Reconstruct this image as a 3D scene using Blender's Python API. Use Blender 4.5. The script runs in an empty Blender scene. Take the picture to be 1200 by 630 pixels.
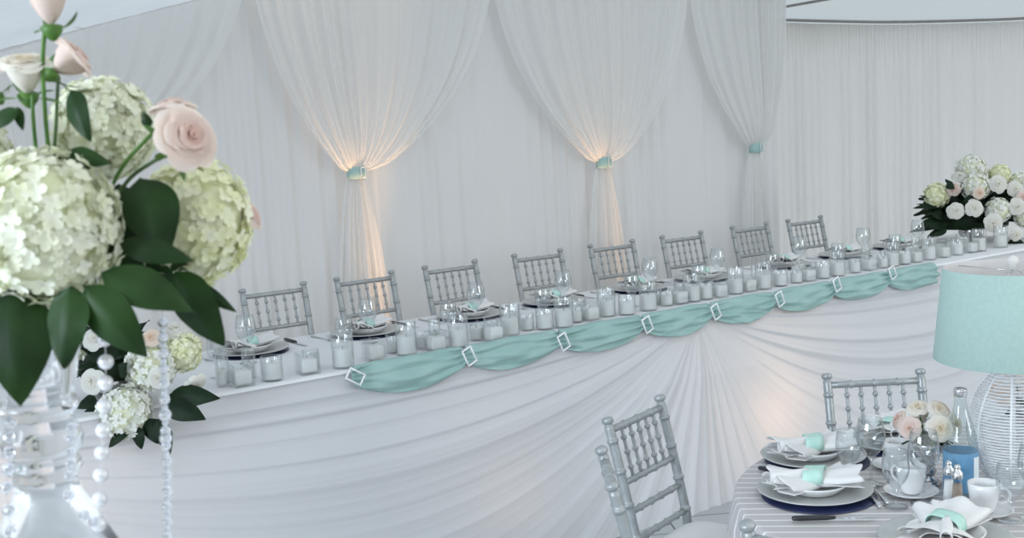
import bpy, math, random
from mathutils import Vector, Matrix
random.seed(7)
PI = math.pi
SC = bpy.context.scene
COL = SC.collection

# ------------------------------------------------------------ camera geometry
F = 1350.0
ROLL = math.radians(3.0)
PITCH = math.radians(6.875)
CAMH = 1.87

def ray(x, y):
    u = (x - 600) / F; v = -(y - 315) / F
    a = u * math.cos(ROLL) + v * math.sin(ROLL)
    b = -u * math.sin(ROLL) + v * math.cos(ROLL)
    return Vector((a, math.cos(PITCH) + b * math.sin(PITCH), -math.sin(PITCH) + b * math.cos(PITCH)))

def at_z(x, y, z):
    q = ray(x, y); return Vector((0, 0, CAMH)) + q * ((z - CAMH) / q.z)

def at_y(x, y, Y):
    q = ray(x, y); return Vector((0, 0, CAMH)) + q * (Y / q.y)

D = Vector((.820, .572, 0)).normalized()      # along the head table
N = Vector((-D.y, D.x, 0))                     # away from the camera
HT_ROT = math.atan2(D.y, D.x)

def sp(s, p, z=0.0):
    v = D * s + N * p; return Vector((v.x, v.y, z))

def at_p(x, y, P):
    q = ray(x, y); return Vector((0, 0, CAMH)) + q * (P / q.dot(N))

# ------------------------------------------------------------ materials
def new_mat(name):
    m = bpy.data.materials.new(name); m.use_nodes = True
    nt = m.node_tree; nt.nodes.clear()
    out = nt.nodes.new('ShaderNodeOutputMaterial')
    return m, nt, out

def pbr(name, col, rough=.6, metal=0.0, col2=None, scale=30, bump=0.0, bscale=200, spec=.5, trans=0.0, sheer=0.0, ndetail=3, coat=0.0):
    m, nt, out = new_mat(name)
    b = nt.nodes.new('ShaderNodeBsdfPrincipled')
    b.inputs['Base Color'].default_value = (*col, 1)
    b.inputs['Roughness'].default_value = rough
    b.inputs['Metallic'].default_value = metal
    b.inputs['Specular IOR Level'].default_value = spec
    b.inputs['Coat Weight'].default_value = coat
    tc = nt.nodes.new('ShaderNodeTexCoord')
    colsock = None
    if col2 is not None:
        nz = nt.nodes.new('ShaderNodeTexNoise'); nz.inputs['Scale'].default_value = scale; nz.inputs['Detail'].default_value = ndetail
        cr = nt.nodes.new('ShaderNodeValToRGB')
        cr.color_ramp.elements[0].position = .35; cr.color_ramp.elements[1].position = .65
        cr.color_ramp.elements[0].color = (*col, 1); cr.color_ramp.elements[1].color = (*col2, 1)
        nt.links.new(tc.outputs['Object'], nz.inputs['Vector']); nt.links.new(nz.outputs['Fac'], cr.inputs['Fac'])
        nt.links.new(cr.outputs['Color'], b.inputs['Base Color']); colsock = cr.outputs['Color']
    if bump:
        n2 = nt.nodes.new('ShaderNodeTexNoise'); n2.inputs['Scale'].default_value = bscale
        bp = nt.nodes.new('ShaderNodeBump'); bp.inputs['Strength'].default_value = bump; bp.inputs['Distance'].default_value = .002
        nt.links.new(tc.outputs['Object'], n2.inputs['Vector']); nt.links.new(n2.outputs['Fac'], bp.inputs['Height'])
        nt.links.new(bp.outputs['Normal'], b.inputs['Normal'])
    last = b.outputs[0]
    if trans:
        t = nt.nodes.new('ShaderNodeBsdfTranslucent'); t.inputs['Color'].default_value = (*col, 1)
        if colsock: nt.links.new(colsock, t.inputs['Color'])
        mx = nt.nodes.new('ShaderNodeMixShader'); mx.inputs[0].default_value = trans
        nt.links.new(last, mx.inputs[1]); nt.links.new(t.outputs[0], mx.inputs[2]); last = mx.outputs[0]
    if sheer:
        t = nt.nodes.new('ShaderNodeBsdfTransparent')
        mx = nt.nodes.new('ShaderNodeMixShader'); mx.inputs[0].default_value = sheer
        nt.links.new(last, mx.inputs[1]); nt.links.new(t.outputs[0], mx.inputs[2]); last = mx.outputs[0]
    nt.links.new(last, out.inputs['Surface'])
    return m

def thin_glass(name, tint=(.97, .985, .985), base=.035, ior=1.4, rough=.02, power=1.0):
    m, nt, out = new_mat(name)
    t = nt.nodes.new('ShaderNodeBsdfTransparent'); t.inputs[0].default_value = (*tint, 1)
    g = nt.nodes.new('ShaderNodeBsdfGlossy'); g.inputs['Roughness'].default_value = rough
    lw = nt.nodes.new('ShaderNodeLayerWeight'); lw.inputs['Blend'].default_value = .5
    fr = nt.nodes.new('ShaderNodeMath'); fr.operation = 'POWER'; fr.inputs[1].default_value = 2.6
    nt.links.new(lw.outputs['Facing'], fr.inputs[0])
    ad = nt.nodes.new('ShaderNodeMath'); ad.operation = 'MULTIPLY_ADD'; ad.inputs[1].default_value = .75 * power; ad.inputs[2].default_value = base
    ad.use_clamp = True
    mx = nt.nodes.new('ShaderNodeMixShader')
    nt.links.new(fr.outputs[0], ad.inputs[0]); nt.links.new(ad.outputs[0], mx.inputs[0])
    nt.links.new(t.outputs[0], mx.inputs[1]); nt.links.new(g.outputs[0], mx.inputs[2])
    nt.links.new(mx.outputs[0], out.inputs['Surface'])
    return m

def solid_glass(name, col=(1, 1, 1), rough=.0, ior=1.5):
    m, nt, out = new_mat(name)
    g = nt.nodes.new('ShaderNodeBsdfGlass'); g.inputs['Color'].default_value = (*col, 1)
    g.inputs['Roughness'].default_value = rough; g.inputs['IOR'].default_value = ior
    nt.links.new(g.outputs[0], out.inputs['Surface'])
    return m

def petal_mat(name, inner, outer, rad):
    """rose petals: the flower's own colour runs from its heart to its outer petals (object distance)"""
    m, nt, out = new_mat(name)
    b = nt.nodes.new('ShaderNodeBsdfPrincipled'); b.inputs['Roughness'].default_value = .55
    b.inputs['Specular IOR Level'].default_value = .25
    tc = nt.nodes.new('ShaderNodeTexCoord'); at = nt.nodes.new('ShaderNodeAttribute'); at.attribute_name = 'ring'
    nz = nt.nodes.new('ShaderNodeTexNoise'); nz.inputs['Scale'].default_value = 25
    ad = nt.nodes.new('ShaderNodeMath'); ad.operation = 'MULTIPLY_ADD'; ad.inputs[1].default_value = .5
    cr = nt.nodes.new('ShaderNodeValToRGB')
    cr.color_ramp.elements[0].position = .25; cr.color_ramp.elements[1].position = .95
    cr.color_ramp.elements[0].color = (*inner, 1); cr.color_ramp.elements[1].color = (*outer, 1)
    nt.links.new(tc.outputs['Object'], nz.inputs['Vector']); nt.links.new(nz.outputs['Fac'], ad.inputs[0])
    nt.links.new(at.outputs['Fac'], ad.inputs[2]); nt.links.new(ad.outputs[0], cr.inputs['Fac'])
    nt.links.new(cr.outputs['Color'], b.inputs['Base Color'])
    t = nt.nodes.new('ShaderNodeBsdfTranslucent'); nt.links.new(cr.outputs['Color'], t.inputs['Color'])
    mx = nt.nodes.new('ShaderNodeMixShader'); mx.inputs[0].default_value = .45
    nt.links.new(b.outputs[0], mx.inputs[1]); nt.links.new(t.outputs[0], mx.inputs[2])
    nt.links.new(mx.outputs[0], out.inputs['Surface'])
    return m

def striped_cloth():
    m, nt, out = new_mat('striped_satin')
    b = nt.nodes.new('ShaderNodeBsdfPrincipled')
    tc = nt.nodes.new('ShaderNodeTexCoord'); mp = nt.nodes.new('ShaderNodeMapping'); mp.inputs['Rotation'].default_value = (0, 0, math.radians(8))
    sx = nt.nodes.new('ShaderNodeSeparateXYZ')
    mu = nt.nodes.new('ShaderNodeMath'); mu.operation = 'MULTIPLY'; mu.inputs[1].default_value = 1 / .048
    fr = nt.nodes.new('ShaderNodeMath'); fr.operation = 'FRACT'
    cr = nt.nodes.new('ShaderNodeValToRGB'); e = cr.color_ramp.elements
    cr.color_ramp.interpolation = 'LINEAR'
    e[0].position = 0; e[0].color = (.50, .475, .475, 1); e[1].position = .66; e[1].color = (.50, .475, .475, 1)
    for p, c in ((.70, (.80, .80, .80)), (.82, (.80, .80, .80)), (.86, (.50, .475, .475))):
        k = e.new(p); k.color = (*c, 1)
    nt.links.new(tc.outputs['Object'], mp.inputs[0]); nt.links.new(mp.outputs[0], sx.inputs[0])
    nt.links.new(sx.outputs['Y'], mu.inputs[0]); nt.links.new(mu.outputs[0], fr.inputs[0]); nt.links.new(fr.outputs[0], cr.inputs[0])
    nt.links.new(cr.outputs[0], b.inputs['Base Color'])
    b.inputs['Roughness'].default_value = .42
    nt.links.new(b.outputs[0], out.inputs['Surface'])
    return m

M = {}
M['drape'] = pbr('white_voile', (.78, .775, .77), .9, spec=.1, trans=.25, bump=.15, bscale=900)
M['sheer'] = pbr('sheer_voile', (.90, .90, .89), .9, spec=.1, trans=.35, sheer=.18)
M['rear'] = pbr('rear_sheer_liner', (.80, .79, .775), .9, spec=.1, trans=.3)
M['skirt'] = pbr('white_chiffon', (.79, .80, .82), .85, spec=.15, trans=.30, bump=.12, bscale=1200)
M['cloth'] = pbr('white_tablecloth', (.79, .79, .80), .8, spec=.2, bump=.2, bscale=900)
M['tent'] = pbr('tent_fabric', (.80, .83, .86), .8, spec=.2, trans=.5, col2=(.76, .79, .83), scale=3)
M['tentgrey'] = pbr('grey_tent_fabric', (.76, .79, .80), .8, spec=.2, trans=.45)
M['sash'] = pbr('aqua_satin', (.335, .525, .49), .45, spec=.45, trans=.15, bump=.1, bscale=500, col2=(.40, .585, .55), scale=8)
M['aqua'] = pbr('aqua_ribbon', (.36, .55, .53), .5, bump=.2, bscale=600)
M['mintband'] = pbr('mint_paper', (.45, .70, .615), .55, col2=(.50, .74, .655), scale=50)
M['silver'] = pbr('silver_painted_wood', (.33, .355, .36), .36, metal=.3, col2=(.39, .41, .415), scale=40, bump=.1, bscale=300)
M['chrome'] = pbr('polished_silver', (.75, .76, .77), .15, metal=1, col2=(.68, .69, .70), scale=20)
M['charger'] = pbr('brushed_silver_charger', (.53, .54, .53), .42, metal=.45, col2=(.58, .59, .58), scale=18)
M['china'] = pbr('white_china', (.82, .82, .82), .18, coat=.4, col2=(.80, .80, .80), scale=10)
M['napkin'] = pbr('white_linen', (.84, .83, .82), .85, spec=.1, bump=.3, bscale=900, trans=.1)
M['navy'] = pbr('charger_shade_navy', (.018, .024, .07), .35, col2=(.022, .032, .10), scale=30)  # dark colour standing in for the shade under the chargers
M['black'] = pbr('black_handle', (.012, .012, .015), .3, col2=(.02, .02, .025), scale=60)
M['wax'] = pbr('white_wax', (.93, .93, .92), .5, trans=.3, col2=(.91, .91, .90), scale=30)
M['wick'] = pbr('wick', (.25, .22, .2), .9, col2=(.1, .09, .08), scale=200)
M['glass'] = thin_glass('clear_glass', tint=(.965, .978, .982), base=.085)
M['vglass'] = thin_glass('votive_glass', tint=(.982, .992, .992), base=.07)
M['crystal'] = solid_glass('crystal', (1, 1, 1), .12, 1.34)
M['bead'] = solid_glass('crystal_bead', (.97, .98, 1), .03, 1.55)
M['pearl'] = pbr('pearl', (.80, .80, .82), .12, coat=1, col2=(.74, .75, .78), scale=40, metal=.3)
M['mercury'] = pbr('mercury_glass', (.62, .62, .64), .12, metal=.9, col2=(.35, .35, .37), scale=40)
M['rhine'] = pbr('rhinestone', (.82, .83, .84), .2, metal=.3, bump=.8, bscale=400, col2=(.95, .95, .97), scale=300)
M['hyd'] = pbr('cream_hydrangea', (.79, .81, .60), .6, spec=.2, trans=.25, col2=(.87, .88, .77), scale=35)
M['hydg'] = pbr('green_cream_hydrangea', (.82, .84, .52), .6, spec=.2, trans=.25, col2=(.92, .92, .76), scale=30)
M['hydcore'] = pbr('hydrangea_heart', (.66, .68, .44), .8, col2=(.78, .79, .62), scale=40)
M['hydw'] = pbr('white_hydrangea', (.88, .88, .85), .6, spec=.2, trans=.2, col2=(.80, .82, .72), scale=30)
M['blush'] = petal_mat('blush_rose_petals', (.88, .66, .58), (.91, .79, .72), .04)
M['cream'] = petal_mat('cream_rose_petals', (.90, .80, .63), (.93, .89, .82), .04)
M['white_rose'] = petal_mat('white_rose_petals', (.91, .885, .80), (.91, .90, .85), .04)
M['peach'] = petal_mat('peach_rose_petals', (.89, .68, .52), (.92, .81, .71), .04)
M['leaf'] = pbr('dark_leaf', (.008, .026, .006), .5, spec=.22, col2=(.018, .055, .010), scale=14, trans=.12)
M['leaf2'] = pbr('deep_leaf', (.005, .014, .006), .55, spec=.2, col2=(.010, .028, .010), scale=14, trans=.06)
M['stem'] = pbr('green_stem', (.045, .13, .015), .5, col2=(.08, .19, .025), scale=40)
M['stemd'] = pbr('dark_stem', (.03, .07, .015), .5, col2=(.05, .11, .02), scale=40)
M['shade'] = pbr('mint_linen', (.49, .665, .62), .9, spec=.1, trans=.15, bump=.6, bscale=700, col2=(.53, .70, .655), scale=90)
M['shadein'] = pbr('shade_lining', (.70, .67, .66), .8, trans=.1, col2=(.66, .63, .62), scale=20)
M['white_wire'] = pbr('white_wire', (.83, .85, .87), .4, col2=(.8, .82, .84), scale=30)
M['bulb'] = pbr('frosted_bulb', (.88, .88, .85), .3, trans=.3, col2=(.85, .85, .83), scale=20)
M['bottle'] = thin_glass('bottle_glass', tint=(.90, .95, .95), base=.06, ior=1.5)
M['blue'] = pbr('blue_label', (.14, .36, .62), .4, col2=(.24, .50, .72), scale=18, trans=.3, sheer=.15)
M['labelw'] = pbr('white_label', (.75, .82, .84), .5, col2=(.70, .78, .82), scale=60)
M['salt'] = pbr('salt_grains', (.88, .88, .88), .9, col2=(.8, .8, .8), scale=500)
M['pepper'] = pbr('pepper_grains', (.42, .34, .27), .9, col2=(.25, .2, .16), scale=500)
M['rail'] = pbr('grey_rail', (.28, .27, .26), .5, metal=.3, col2=(.33, .32, .31), scale=20)
M['stripe'] = striped_cloth()
M['wood'] = pbr('table_wood', (.35, .25, .16), .6, col2=(.28, .19, .12), scale=12)
M['plat'] = pbr('stage_deck', (.20, .20, .21), .8, col2=(.25, .25, .26), scale=10)

def floor_mat():
    m, nt, out = new_mat('pale_plank_floor')
    b = nt.nodes.new('ShaderNodeBsdfPrincipled'); b.inputs['Roughness'].default_value = .6
    tc = nt.nodes.new('ShaderNodeTexCoord'); br = nt.nodes.new('ShaderNodeTexBrick')
    br.inputs['Color1'].default_value = (.42, .44, .45, 1); br.inputs['Color2'].default_value = (.47, .48, .49, 1)
    br.inputs['Mortar'].default_value = (.10, .10, .10, 1); br.inputs['Scale'].default_value = 1.0
    br.inputs['Mortar Size'].default_value = .004; br.inputs['Brick Width'].default_value = 1.2; br.inputs['Row Height'].default_value = .2
    mp = nt.nodes.new('ShaderNodeMapping'); mp.inputs['Rotation'].default_value = (0, 0, -.1)
    nt.links.new(tc.outputs['Object'], mp.inputs[0]); nt.links.new(mp.outputs[0], br.inputs['Vector'])
    nt.links.new(br.outputs['Color'], b.inputs['Base Color']); nt.links.new(b.outputs[0], out.inputs['Surface'])
    return m
M['floor'] = floor_mat()

# ------------------------------------------------------------ mesh builder
class MB:
    def __init__(s): s.v = []; s.f = []; s.ring = []; s.cur = 0.0
    def add(s, vs, fs):
        o = len(s.v); s.v += [Vector(v) for v in vs]; s.f += [tuple(i + o for i in f) for f in fs]
        s.ring += [s.cur] * len(vs); return s
    def grid(s, fn, nu, nv, closeu=False, flip=False):
        vs = []
        for i in range(nu + (0 if closeu else 1)):
            for j in range(nv + 1): vs.append(fn(i / nu, j / nv))
        fs = []; w = nv + 1; tot = nu if closeu else nu + 1
        for i in range(nu):
            a = i * w; b = ((i + 1) % tot) * w
            for j in range(nv):
                q = (a + j, b + j, b + j + 1, a + j + 1)
                fs.append(q[::-1] if flip else q)
        return s.add(vs, fs)
    def lathe(s, prof, seg=24, c=(0, 0, 0), M4=None, sx=1, sy=1):
        vs = []; fs = []; idx = []
        c = Vector(c)
        for r, z in prof:
            if r < 1e-6: idx.append([len(vs)]); vs.append(Vector((0, 0, z)))
            else:
                idx.append(list(range(len(vs), len(vs) + seg)))
                for k in range(seg):
                    a = 2 * PI * k / seg; vs.append(Vector((r * math.cos(a) * sx, r * math.sin(a) * sy, z)))
        for A, B in zip(idx, idx[1:]):
            for k in range(seg):
                k2 = (k + 1) % seg
                if len(A) == 1 and len(B) == 1: continue
                if len(A) == 1: fs.append((A[0], B[k2], B[k]))
                elif len(B) == 1: fs.append((A[k], A[k2], B[0]))
                else: fs.append((A[k], A[k2], B[k2], B[k]))
        if M4 is not None: vs = [M4 @ v for v in vs]
        return s.add([v + c for v in vs], fs)
    def tube(s, pts, rad, seg=8, cap=True):
        pts = [Vector(p) for p in pts]; n = len(pts)
        if not hasattr(rad, '__len__'): rad = [rad] * n
        vs = []; fs = []
        t0 = (pts[1] - pts[0]).normalized()
        up = Vector((0, 0, 1)) if abs(t0.z) < .9 else Vector((1, 0, 0))
        x = t0.cross(up).normalized()
        for i, p in enumerate(pts):
            t = (pts[min(i + 1, n - 1)] - pts[max(i - 1, 0)])
            if t.length < 1e-9: t = t0
            t.normalize(); x = (x - t * x.dot(t)).normalized(); y = t.cross(x)
            for k in range(seg):
                a = 2 * PI * k / seg; vs.append(p + (x * math.cos(a) + y * math.sin(a)) * rad[i])
        for i in range(n - 1):
            for k in range(seg):
                k2 = (k + 1) % seg
                fs.append((i * seg + k, i * seg + k2, (i + 1) * seg + k2, (i + 1) * seg + k))
        if cap:
            fs.append(tuple(range(seg))[::-1]); fs.append(tuple((n - 1) * seg + k for k in range(seg)))
        return s.add(vs, fs)
    def sphere(s, c, r, seg=12, rings=8, sz=1):
        return s.lathe([(r * math.sin(PI * i / rings), -r * sz * math.cos(PI * i / rings)) for i in range(rings + 1)], seg, c)
    def rbox(s, c, size, r=.004, M4=None):
        """box with rounded upright edges and bevelled rims"""
        sx, sy, sz = size[0] / 2, size[1] / 2, size[2]
        r = min(r, sx * .9, sy * .9, sz * .45)
        rings = [(r, 0), (0, r), (0, sz - r), (r, sz)]
        vs = []; fs = []; k4 = 3; per = 4 * k4
        for ins, z in rings:
            for q, (cx, cy) in enumerate(((1, 1), (-1, 1), (-1, -1), (1, -1))):
                for k in range(k4):
                    a = PI / 2 * (q + k / (k4 - 1)); rr = max(r - ins * .7, 1e-4)
                    vs.append(Vector((cx * (sx - r) + rr * math.cos(a), cy * (sy - r) + rr * math.sin(a), z)))
        for i in range(3):
            for k in range(per):
                k2 = (k + 1) % per; fs.append((i * per + k, i * per + k2, (i + 1) * per + k2, (i + 1) * per + k))
        fs.append(tuple(range(per))[::-1]); fs.append(tuple(3 * per + k for k in range(per)))
        if M4 is not None: vs = [M4 @ v for v in vs]
        return s.add([v + Vector(c) for v in vs], fs)
    def xf(s, M4): s.v = [M4 @ v for v in s.v]; return s
    def build(s, name, mat, parent=None, smooth=True, loc=None, ring=False, solid=0):
        me = bpy.data.meshes.new(name); me.from_pydata([tuple(v) for v in s.v], [], s.f); me.update()
        if smooth: me.polygons.foreach_set('use_smooth', [True] * len(me.polygons))
        if ring:
            at = me.attributes.new('ring', 'FLOAT', 'POINT'); at.data.foreach_set('value', s.ring)
        me.materials.append(mat)
        o = bpy.data.objects.new(name, me); COL.objects.link(o)
        if parent: o.parent = parent
        if loc is not None: o.location = loc
        if solid:
            md = o.modifiers.new('thickness', 'SOLIDIFY'); md.thickness = solid; md.offset = 0
        return o

def tag(o, label, cat, group=None):
    o['label'] = label; o['category'] = cat
    if group: o['group'] = group
    return o

def struct(o):
    o['kind'] = 'structure'; return o

def thing(name, label, cat, loc=(0, 0, 0), rz=0, group=None):
    o = bpy.data.objects.new(name, None); COL.objects.link(o)
    o.location = loc; o.rotation_euler = (0, 0, rz); o.empty_display_size = .05
    return tag(o, label, cat, group)

KIDS = {}
def kids_of(o): return [c for c in list(COL.objects) if c.parent == o]

def dup(root, loc, rz, label, group=None, scale=None):
    if root.name not in KIDS:
        KIDS[root.name] = [(c, kids_of(c)) for c in kids_of(root)]
    r = root.copy(); COL.objects.link(r); r.location = loc; r.rotation_euler = (0, 0, rz); r['label'] = label
    if group: r['group'] = group
    if scale: r.scale = scale
    for c, subs in KIDS[root.name]:
        k = c.copy(); COL.objects.link(k); k.parent = r
        for g in subs:
            h = g.copy(); COL.objects.link(h); h.parent = k
    return r

class Proto:
    """first placing moves the thing itself, later ones copy it"""
    def __init__(s, root): s.root = root; s.used = False
    def put(s, loc, rz, label, group=None, scale=None):
        if not s.used:
            s.used = True; r = s.root
            KIDS[r.name] = [(c, kids_of(c)) for c in kids_of(r)]
            r.location = loc; r.rotation_euler = (0, 0, rz); r['label'] = label
            if group: r['group'] = group
            if scale: r.scale = scale
            return r
        return dup(s.root, loc, rz, label, group, scale)

ORD = ['first', 'second', 'third', 'fourth', 'fifth', 'sixth', 'seventh', 'eighth', 'ninth', 'tenth', 'eleventh', 'twelfth', 'thirteenth', 'fourteenth', 'fifteenth', 'sixteenth', 'seventeenth', 'eighteenth', 'nineteenth', 'twentieth']
def ordw(i):
    if i < 20: return ORD[i]
    t, u = divmod(i + 1, 10)
    tens = {2: 'twenty', 3: 'thirty', 4: 'forty', 5: 'fifty'}[t]; tensth = {2: 'twentieth', 3: 'thirtieth', 4: 'fortieth', 5: 'fiftieth'}[t]
    return tensth if u == 0 else tens + '-' + ORD[u - 1]

# ------------------------------------------------------------ setting
b = MB(); b.grid(lambda u, v: Vector((-6 + 18 * u, -2 + 18 * v, 0)), 4, 4)
struct(b.build('floor', M['floor'], smooth=False))

TZ = .96
WP = 6.6
def line_z(s): return min(2.427 + .257 * (s - 1.361), 3.35)      # tent fabric meets the wall here

rs = random.Random(3)
waves = [(rs.uniform(10, 75), rs.uniform(0, 6.28), rs.uniform(.3, 1)) for _ in range(16)]
def wfold(s, amp, ws=waves):
    return amp * sum(a * math.sin(k * s + ph) for k, ph, a in ws) / 3.2
b = MB()
S0, S1 = -2.5, 7.36
def back(u, v):
    s = S0 + (S1 - S0) * u; z = (line_z(s) + .02) * v
    return sp(s, WP + wfold(s + .01 * math.sin(3 * v + s), .013 + .004 * (1 - v)), z)
b.grid(back, 1800, 6)
struct(b.build('wall_back', M['drape']))

# tent roof over the head table: it slopes up along the wall and down again towards its eave on the left
b = MB()
def roof(u, v):
    s = -3 + 10.36 * u; p = WP + .02 - 4.6 * v
    z = line_z(s) + .10 * (WP - p) + .012 * math.sin(9 * p + 2 * s) * v * (1 - v) + .006 * math.sin(30 * p + s * 5) * v
    return sp(s, p, z)
b.grid(roof, 160, 60)
struct(b.build('ceiling', M['tent']))

# rear tent wall, sheer gathered liner hung on a curved rail
RP = []
for x, y, z in [(780, 25, 2.75), (900, 24, 2.75), (970, 25.5, 2.75), (1040, 26.5, 2.75), (1120, 25, 2.75), (1200, 22, 2.75), (1300, 15, 2.75), (1420, 4, 2.75)]:
    RP.append(at_y(x, y, 10.9 + (x - 900) * .0022))
def interp(P, t):
    t = t * (len(P) - 1); i = min(int(t), len(P) - 2); f = t - i
    p0 = P[max(i - 1, 0)]; p1 = P[i]; p2 = P[i + 1]; p3 = P[min(i + 2, len(P) - 1)]
    return .5 * ((2 * p1) + (p2 - p0) * f + (2 * p0 - 5 * p1 + 4 * p2 - p3) * f * f + (3 * p1 - p0 - 3 * p2 + p3) * f ** 3)
rd = (RP[-1] - RP[0]); rd.z = 0; rd.normalize(); rn = Vector((-rd.y, rd.x, 0))
rwaves = [(rs.uniform(12, 70), rs.uniform(0, 6.28), rs.uniform(.3, 1)) for _ in range(14)]
Lr = (RP[-1] - RP[0]).length
b = MB()
def rear(u, v):
    top = interp(RP, u); s = u * Lr
    a = .010 + .010 * (1 - v)
    if v > .93: a *= .8
    off = wfold(s, a, rwaves) + (.015 * math.sin(170 * s) * max(0, (v - .85) / .15))
    p = top + rn * off; p.z = top.z * v - .02 * (v > .99)
    return p
b.grid(rear, 1400, 30)
struct(b.build('wall_right', M['rear']))
b = MB(); b.tube([interp(RP, i / 60) + Vector((0, 0, .005)) - rn * .03 for i in range(61)], .016, 8)
struct(b.build('trim_1', M['rail']))
b = MB()
b.grid(lambda u, v: interp(RP, u) + Vector((0, 0, .02 + .62 * v)) - rn * (2.6 * v - .06) - Vector((0, 0, .035 * (1 - v))) + Vector((0, 0, .03 * math.sin(PI * v) )), 60, 20)
struct(b.build('ceiling_rear', M['tentgrey']))
b = MB()
q0 = interp(RP, .13) - rn * .1 + Vector((0, 0, .04)); 
qa = at_y(880, 15, 10.2); qb = at_y(1010, -8, 9.0)
b.tube([qa + (qb - qa) * t for t in (0, .5, 1)], .012, 6)
struct(b.build('trim_2', M['rail']))

# stage that lifts the head table
b = MB(); L = 9.0
def stage():
    c = sp(3.99, 5.22); Mx = Matrix.Rotation(HT_ROT, 4, 'Z')
    bb = MB(); bb.rbox((0, 0, 0), (6.6, 2.2, .2), .01)
    o = bb.build('stage_platform', M['plat']); o.location = c; o.rotation_euler = (0, 0, HT_ROT)
    tag(o, 'low dark stage under the head table and its silver chairs', 'stage')
stage()

# ------------------------------------------------------------ tied curtains
def tied_curtain(i, st, zt, topL, topR, lab, seed, asym=0):
    r = random.Random(seed)
    P0 = WP - .10
    t = thing('tied_curtain', lab, 'curtain', sp(st, P0, 0), HT_ROT, 'sheer curtains tied back along the wall')
    WL, WR = st - topL, topR - st
    nf = 9
    ph = [r.uniform(0, 6.28) for _ in range(4)]
    zb, ztop = .02, min(line_z(st), 3.34) - .05
    def fold(a):
        return (math.cos(2 * PI * nf * a + ph[0] + 1.5 * math.sin(5 * a)) + .9 * math.cos(2 * PI * nf * .43 * a + ph[1]) + .06 * math.cos(2 * PI * nf * 2.3 * a + ph[2]) + .5 * math.cos(2 * PI * nf * .27 * a + ph[3]))
    def upper(u, v):
        a = 2 * u - 1; h = (v ** 1.7)
        W = WL if a < 0 else WR
        hz = h * (line_z(st + a * W) - .02 - zt)
        w = .055 + (W - .055) * (1 - math.exp(-hz / .55)) / (1 - math.exp(-1.15 / .55))
        if hz > 1.15: w = W
        x = a * w
        # fabric swoops down at the sides before it reaches the tie
        z = zt + hz - .05 * abs(a) * min(1, hz / .08) * math.exp(-hz / .25)
        amp = .004 + .009 * min(1, hz / .5)
        y = -.11 * (1 - math.exp(-hz / .10)) * math.exp(-hz / 1.2) * (1 - .35 * a * a) - amp * fold(a)
        return Vector((x, y, z))
    m = MB().grid(upper, 420, 90); m.build('upper_drape', M['sheer'], t)
    def lower(u, v):
        a = 2 * u - 1; dz = v * (zt - zb)
        w = .05 + .17 * (1 - math.exp(-dz / .55))
        amp = .006 + .012 * min(1, dz / .5)
        return Vector((a * w, -.035 * math.sqrt(max(0, 1 - a * a)) * (1 + dz) - amp * fold(a * .45) + .02, zt - dz))
    m = MB().grid(lower, 140, 50, flip=True); m.build('lower_drape', M['sheer'], t)
    m = MB(); m.lathe([(.062, -.038), (.068, -.034), (.066, -.01), (.069, .0), (.066, .01), (.068, .034), (.062, .038)], 28, (0, -.01, zt), sy=.6)
    band = m.build('tie_band', M['aqua'], t)
    m = MB()
    for sx in (-1, 1): m.rbox((.02 + sx * .016, -.058, zt - .034), (.006, .008, .068), .002)
    for sz in (-1, 1): m.rbox((.02, -.058, zt + sz * .031 - .003), (.038, .008, .006), .002)
    m.build('buckle', M['rhine'], band)
    return t
tied_curtain(0, 1.42, 1.65, .35, 2.73, 'leftmost sheer curtain, its tie hidden behind the tall pink roses', 1)
tied_curtain(1, 3.38, 1.655, 2.76, 4.47, 'sheer curtain with warm glow, tied above the second silver chair', 2)
tied_curtain(2, 5.39, 1.60, 4.50, 6.25, 'sheer curtain tied above the fifth silver chair, warm light below', 3)
tied_curtain(3, 6.98, 1.625, 6.30, 7.34, 'rightmost narrow sheer curtain, tied at the open end of the wall', 4)

# ------------------------------------------------------------ head table
HS0, HS1, HP0, HP1 = .62, 7.35, 4.07, 4.95
t = thing('head_table', 'long head table on the stage, hidden under white cloth', 'table', sp((HS0 + HS1) / 2, (HP0 + HP1) / 2, .2), HT_ROT)
m = MB(); m.rbox((0, 0, .725), (HS1 - HS0 - .02, HP1 - HP0 - .02, .028), .008); m.build('tabletop', M['wood'], t)
for sx in (-3.05, -1.1, 1.1, 3.05):
    for sy in (-.4, .4):
        m = MB(); m.tube([(sx, sy, 0), (sx, sy, .725)], .016, 8); m.build('leg', M['rail'], t)

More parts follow.
